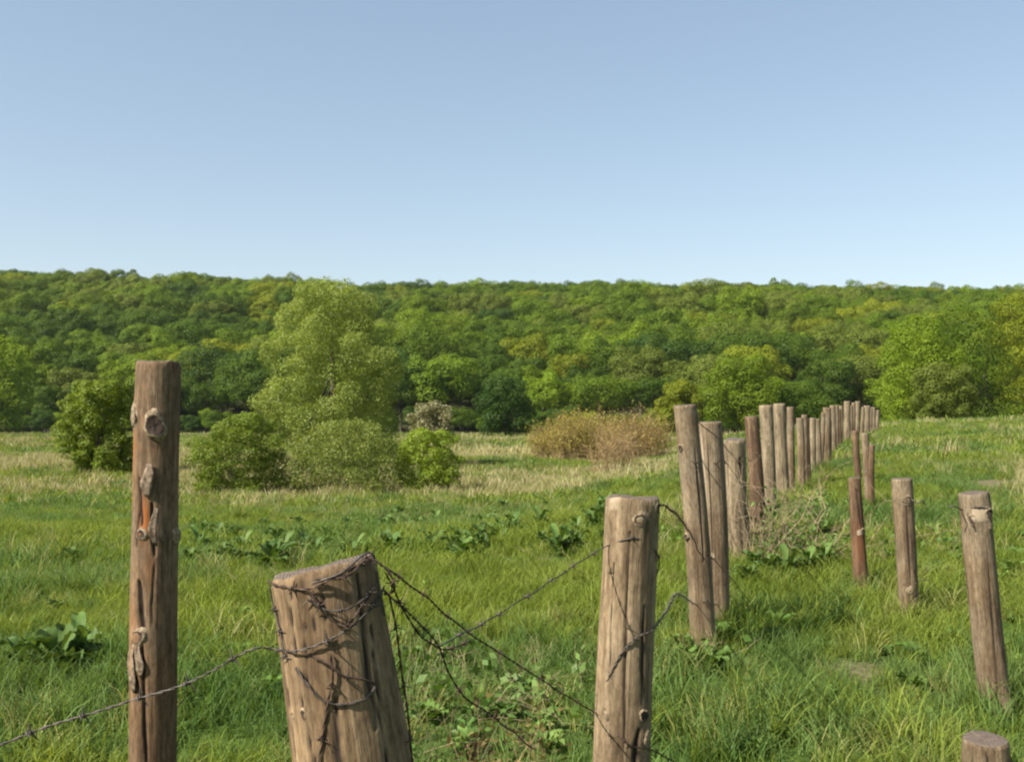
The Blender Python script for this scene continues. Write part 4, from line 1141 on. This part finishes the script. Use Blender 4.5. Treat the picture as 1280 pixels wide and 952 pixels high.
wire([S('short', 907, 646, .006), S('short', 918, 650, .006), S('short', 932, 645, .006), S('dark', 945, 640, .006), W(958, 628, 12.6), S('pale_a', 961, 625, .006)],
     'low wire across the short broad post', M_WIRE, seed=15, barbs=.5, twist=False, r=.004, group=G2)
# wires tying the right-hand posts
wire([S('r_mid', 1117, 616, .004), S('r_mid', 1132, 622, .006), W(1142, 626, 7.1), W(1148, 629, 7.1), W(1152, 624, 7.1), W(1157, 630, 7.1)],
     'wire stub at the head of the short mottled post', M_WIREG, seed=16, barbs=.06, r=.0022, hr=.0022, group='wire stubs on the right-hand posts')
wire([S('r_mid', 1126, 728, .004), S('r_mid', 1140, 727, .005), W(1150, 725, 7.1), W(1161, 724, 7.1)],
     'wire stub low on the short mottled post', M_WIREG, seed=17, barbs=0, r=.0022, hr=.0022, group='wire stubs on the right-hand posts')
wire([W(1186, 633, 4.9), W(1194, 633, 4.9), S('r_near', 1201, 634, .004), S('r_near', 1212, 630, .006), S('r_near', 1226, 634, .005)],
     'pale wire stub at the head of the right edge post', M_WIREG, seed=18, barbs=0, r=.0024, hr=.0022, group='wire stubs on the right-hand posts')

# ------------------------------------------------------------------ air
bx = (-2700, 2700, -600, 3900, -25, 95)
hv = [(x, y, z) for z in bx[4:] for y in bx[2:4] for x in bx[:2]]
hm = bpy.data.materials.new('air'); hm.use_nodes = True; hm.node_tree.nodes.clear()
pv = hm.node_tree.nodes.new('ShaderNodeVolumePrincipled'); ho = hm.node_tree.nodes.new('ShaderNodeOutputMaterial')
pv.inputs['Density'].default_value = .00005; pv.inputs['Color'].default_value = (.86, .92, 1, 1); pv.inputs['Anisotropy'].default_value = .3
hm.node_tree.links.new(pv.outputs[0], ho.inputs['Volume'])
haze = link('haze', mesh_np('haze', hv, np.array([(0, 2, 3, 1), (4, 5, 7, 6), (0, 1, 5, 4), (2, 6, 7, 3), (0, 4, 6, 2), (1, 3, 7, 5)]), (hm,)))
tag(haze, kind='stuff')

# ------------------------------------------------------------------ light, sky, camera
SUN_EL, SUN_AZ = 44, 236            # azimuth clockwise from +Y
el, az = math.radians(SUN_EL), math.radians(SUN_AZ)
sd = Vector((math.sin(az) * math.cos(el), math.cos(az) * math.cos(el), math.sin(el)))
sl = bpy.data.lights.new('sun', 'SUN'); sl.energy = 5.0; sl.angle = math.radians(.5); sl.color = (1, .94, .84)
so = bpy.data.objects.new('sun', sl); COL.objects.link(so); so.rotation_euler = sd.to_track_quat('Z', 'Y').to_euler(); so.location = sd * 50
w = bpy.data.worlds.new('World'); scene.world = w; w.use_nodes = True
wt = w.node_tree; bg = wt.nodes['Background']
sky = wt.nodes.new('ShaderNodeTexSky'); sky.sky_type = 'NISHITA'; sky.sun_disc = False
sky.sun_elevation = el; sky.sun_rotation = az; sky.air_density = 1.0; sky.dust_density = .9; sky.ozone_density = 1.0; sky.altitude = 100
hs = wt.nodes.new('ShaderNodeHueSaturation'); hs.inputs['Saturation'].default_value = 1.0; hs.inputs['Hue'].default_value = .496
wt.links.new(sky.outputs[0], hs.inputs['Color']); gmm = wt.nodes.new('ShaderNodeGamma'); gmm.inputs['Gamma'].default_value = .70
wt.links.new(hs.outputs[0], gmm.inputs[0]); wt.links.new(gmm.outputs[0], bg.inputs[0]); bg.inputs[1].default_value = .116

cam = bpy.data.cameras.new('camera'); co = bpy.data.objects.new('camera', cam); COL.objects.link(co)
co.location = (0, 0, EYE); co.rotation_euler = (math.radians(90), 0, 0)
cam.sensor_width = 36; cam.lens = F / 1280 * 36; cam.shift_y = (HY - 476) / 1280
cam.clip_start = .05; cam.clip_end = 8000
scene.camera = co
vs = scene.view_settings; vs.view_transform = 'Standard'; vs.look = 'None'; vs.gamma = 1; vs.exposure = 1.2; vs.use_curve_mapping = False
scene.render.film_transparent = False
scene.cycles.max_bounces = 6; scene.cycles.diffuse_bounces = 3; scene.cycles.transmission_bounces = 3; scene.cycles.glossy_bounces = 2
scene.cycles.pixel_filter_type = 'BLACKMAN_HARRIS'; scene.cycles.filter_width = 2.2
scene.cycles.use_denoising = True
